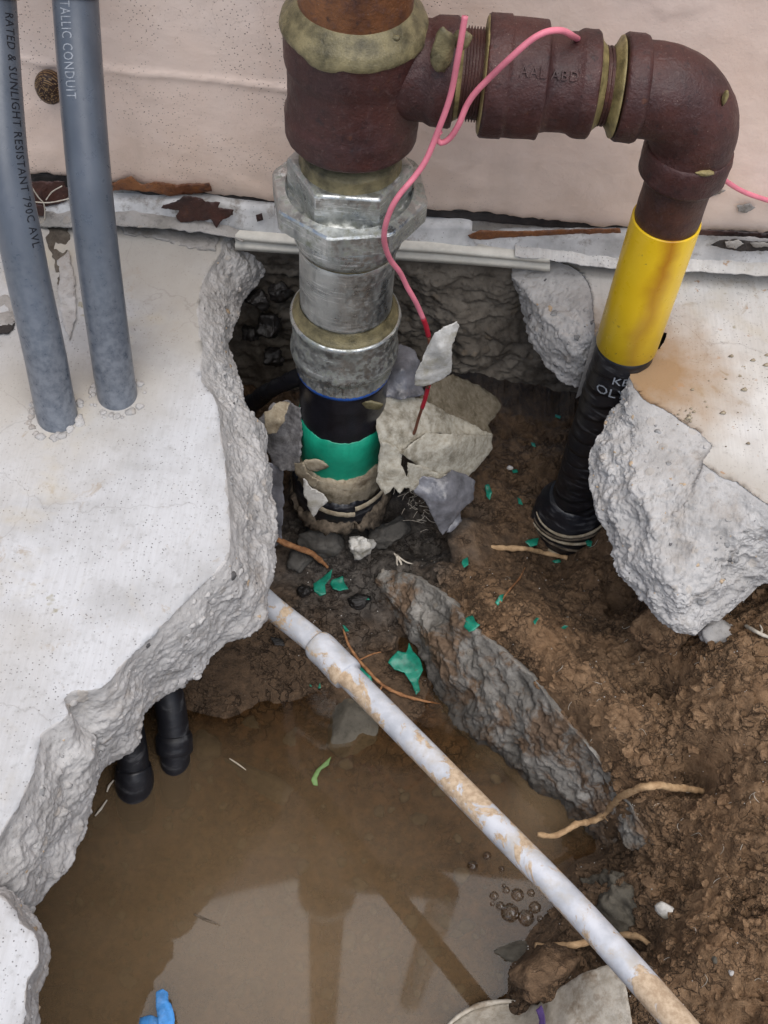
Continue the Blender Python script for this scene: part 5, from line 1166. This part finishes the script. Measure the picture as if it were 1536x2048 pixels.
tb = NT('bubble film'); b1 = tb.n('ShaderNodeBsdfTransparent'); b1.inputs[0].default_value = (.8, .74, .66, 1); b2 = tb.n('ShaderNodeBsdfGlossy'); b2.inputs['Roughness'].default_value = .03
lw = tb.n('ShaderNodeLayerWeight'); lw.inputs[0].default_value = .5; bmx = tb.n('ShaderNodeMixShader'); tb.t.links.new(lw.outputs['Facing'], bmx.inputs[0])
tb.t.links.new(b1.outputs[0], bmx.inputs[1]); tb.t.links.new(b2.outputs[0], bmx.inputs[2]); tb.t.links.new(bmx.outputs[0], tb.out.inputs[0])
for k, (a, b, r_) in enumerate([(945,1732,.0052),(974,1712,.0042),(1003,1738,.0030),(988,1792,.0042),(1012,1780,.0034),(1020,1826,.0085),(1052,1836,.0075),(1070,1815,.0055),(1000,1812,.0040),(1035,1790,.0060),(1062,1786,.0036),(1008,1772,.0020),(985,1808,.0022),(1080,1838,.0030)]):
    t_ = np.linspace(0, 2*np.pi, 24, endpoint=False); c = Z(a, b, WZ)
    rows = [c+np.stack([r_*math.cos(e)*np.cos(t_), r_*math.cos(e)*np.sin(t_), np.full(24, r_*.8*math.sin(e)+.0004)], 1) for e in np.linspace(0, 1.54, 8)]
    single('bubble', np.concatenate(rows), quads(24, 7, True).tolist()+[list(range(7*24, 8*24))], tb.m, {0: 'lone clear bubble left of the foam cluster on the muddy water', 1: 'lone clear bubble above the foam cluster, nearest the plastic pipe', 5: 'largest clear bubble, lower left of the foam cluster', 6: 'second largest clear bubble, lower right of the foam cluster'}.get(k, 'small clear bubble in the foam cluster on the muddy water beside the plastic pipe'), 'bubble', 'bubbles on the muddy water')

def patch(name, out, z, m, s_, parent, amp=.004, thick=.004, ragged=5):
    return obj(name, *sheet(out, [(0, 0, z)], 6, amp, 70, thick, s_, 'z', ragged), MT[m], parent)
OFF[left.name] = np.array(left.location)
patch('rough_patch', [(78,440),(128,432),(140,470),(132,540),(118,575),(108,520),(96,490)], .0005, 'footing', 201, left)
patch('rough_patch', [(116,520),(138,500),(150,560),(152,640),(138,680),(126,650),(118,590)], .002, 'broken', 202, left)
patch('rough_patch', [(-30,600),(10,590),(28,600),(32,640),(20,655),(-30,660)], .001, 'greyconc', 203, left)
patch('hollow', [(-30,655),(14,650),(30,640),(26,662),(-30,680)], .0015, 'joint', 204, left, .001, .002)  # flat dark sheet on the slab, its colour standing in for a hole's shade
patch('rough_patch', [(230,440),(300,446),(380,455),(440,470),(432,500),(380,498),(320,478),(250,470)], .0012, 'greyconc', 205, left, .003, .003, 6)
for k, (px, py) in enumerate([(112, 826), (236, 786)]):
    c = Z(px, py, 0); rs = np.random.RandomState(k); ps = []
    for q in range(26):
        a = rs.uniform(math.pi*.75, math.pi*2.25); r_ = .019+.004*rs.rand(); z_ = .0008+.0022*rs.rand()
        ps.append(rock(c+np.array([math.cos(a)*r_, math.sin(a)*r_*1.15-.002, 0]), (z_*1.6, z_*1.6, z_), 0, q, 2, .5, .4))
    obj('mortar_collar', *merge(ps), MT['broken'], left)

rs = np.random.RandomState(9); parts = []
shapes = [rock((0, 0, 0), (1, .85, .6), 0, q+30, 2, .9, .8) for q in range(8)]
for i in range(1500):
    k = i % 4
    px, py = [(rs.normal(1340, 60), rs.normal(1660, 70)), (rs.normal(1330, 45), rs.normal(1480, 110)), (rs.uniform(1200, 1536), rs.uniform(1280, 2048)), (rs.normal(1250, 70), rs.normal(1820, 60))][k]
    p = Z(px, py, -.21); z = hz(p[0], p[1])
    if z < WZ+.02 or not (1080 < px < 1600): continue
    r = .0016+.0060*rs.rand()**3; a = rs.rand()*6.28; M = np.array([[math.cos(a), math.sin(a), 0], [-math.sin(a), math.cos(a), 0], [0, 0, 1]])
    parts.append((shapes[i % 8][0]@M*r + np.array([p[0], p[1], z-r*.05]), shapes[i % 8][1]))
q_ = resample(RTOP, 400)
for i in range(420):                                # earth spilling over the rock edge
    p = q_[rs.randint(20, 400)] + np.array([rs.normal(.006, .010), rs.normal(.003, .008), 0]); z = max(hz(p[0], p[1]), p[2]-.004)
    if hz(p[0], p[1]) < p[2]-.02: continue
    r = .0014+.0065*rs.rand()**3; a = rs.rand()*6.28; M = np.array([[math.cos(a), math.sin(a), 0], [-math.sin(a), math.cos(a), 0], [0, 0, 1]])
    parts.append((shapes[i % 8][0]@M*r + np.array([p[0], p[1], z+r*.05]), shapes[i % 8][1]))
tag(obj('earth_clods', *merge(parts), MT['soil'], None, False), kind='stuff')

for k, (px, py, r_, lab) in enumerate([(515, 600, .013, 'black wet clod in the dark gap behind the left slab, uppermost'), (540, 650, .016, 'large black wet clod in the dark gap behind the left slab'), (500, 668, .011, 'black clod touching the left slab edge in the dark gap'), (560, 585, .012, 'dark clod beside the galvanised nipple in the gap'), (545, 715, .014, 'brown black clod low in the gap above the plastic roll')]):
    single('clod', *rock(Y(px, py, -.075), (r_, r_*.8, r_*.8), k, 60+k, 4, .5, .5), MT['clay'], lab, 'clod')
for k, (px, py, z, sz, lab) in enumerate([(640, 1085, -.283, (.026, .016, .018), 'dark clay block below the taped pipe foot on the left'), (775, 1070, -.280, (.024, .018, .020), 'dark clay block below the taped pipe foot on the right'), (600, 1120, -.290, (.020, .014, .012), 'dark clay lump beside the orange root')]):
    single('clod', *rock(Z(px, py, z), sz, k*.7, 80+k, 4, .4, .5), MT['clayg'], lab, 'clod')

V_, F_ = strip([(-300,424),(75,430),(225,428),(330,436),(430,448),(486,466)], [(-300,450),(75,456),(225,452),(330,458),(430,470),(486,484)], YW-.0135, YW-.0235, n=260, m=7, amp=.0035, f=55, s=44)
obj('mortar_fillet', V_, F_, MT['greyconc'], left)
V_, F_ = strip([(1030,500),(1120,508),(1240,520),(1390,524),(1536,532),(1750,548)], [(1030,514),(1120,524),(1240,538),(1390,544),(1536,552),(1750,568)], YW-.0145, YW-.0215, n=260, m=7, amp=.003, f=55, s=45)
obj('mortar_fillet', V_, F_, MT['slab_r'], right)

rs = np.random.RandomState(3); ps = []
for k in range(60):
    px, py = rs.normal(845, 22), rs.normal(1000, 26); y_ = -.205
    p = Y(px, py, y_); d = np.array([rs.normal(0, 1), rs.normal(0, .3), rs.normal(-.4, .8)])*.007
    ps.append(tube(np.array([p, p+d*.5+rs.normal(0, .001, 3), p+d]), [.00028, .0002], 6, 5))
tag(obj('frayed_threads', *merge(ps), MT['rootp']), kind='stuff')
ps = []
for k in range(70):                                 # hair roots and straw on the soil
    px, py = rs.uniform(960, 1530), rs.uniform(1050, 2000); p = ground(px, py, .001)
    if p[2] < WZ+.01: continue
    a = rs.rand()*6.28; L = rs.uniform(.003, .012); d = np.array([math.cos(a), math.sin(a), 0])*L
    q = [p+d*u+np.array([-d[1], d[0], 0])*.35*math.sin(u*3)+np.array([0, 0, .0004]) for u in (0, .35, .7, 1)]
    for v in q: v[2] = hz(v[0], v[1])+.0006
    ps.append(tube(np.array(q), [.0002, .0003, .00015], 8, 5))
tag(obj('hair_roots', *merge(ps), MT['rootp']), kind='stuff')
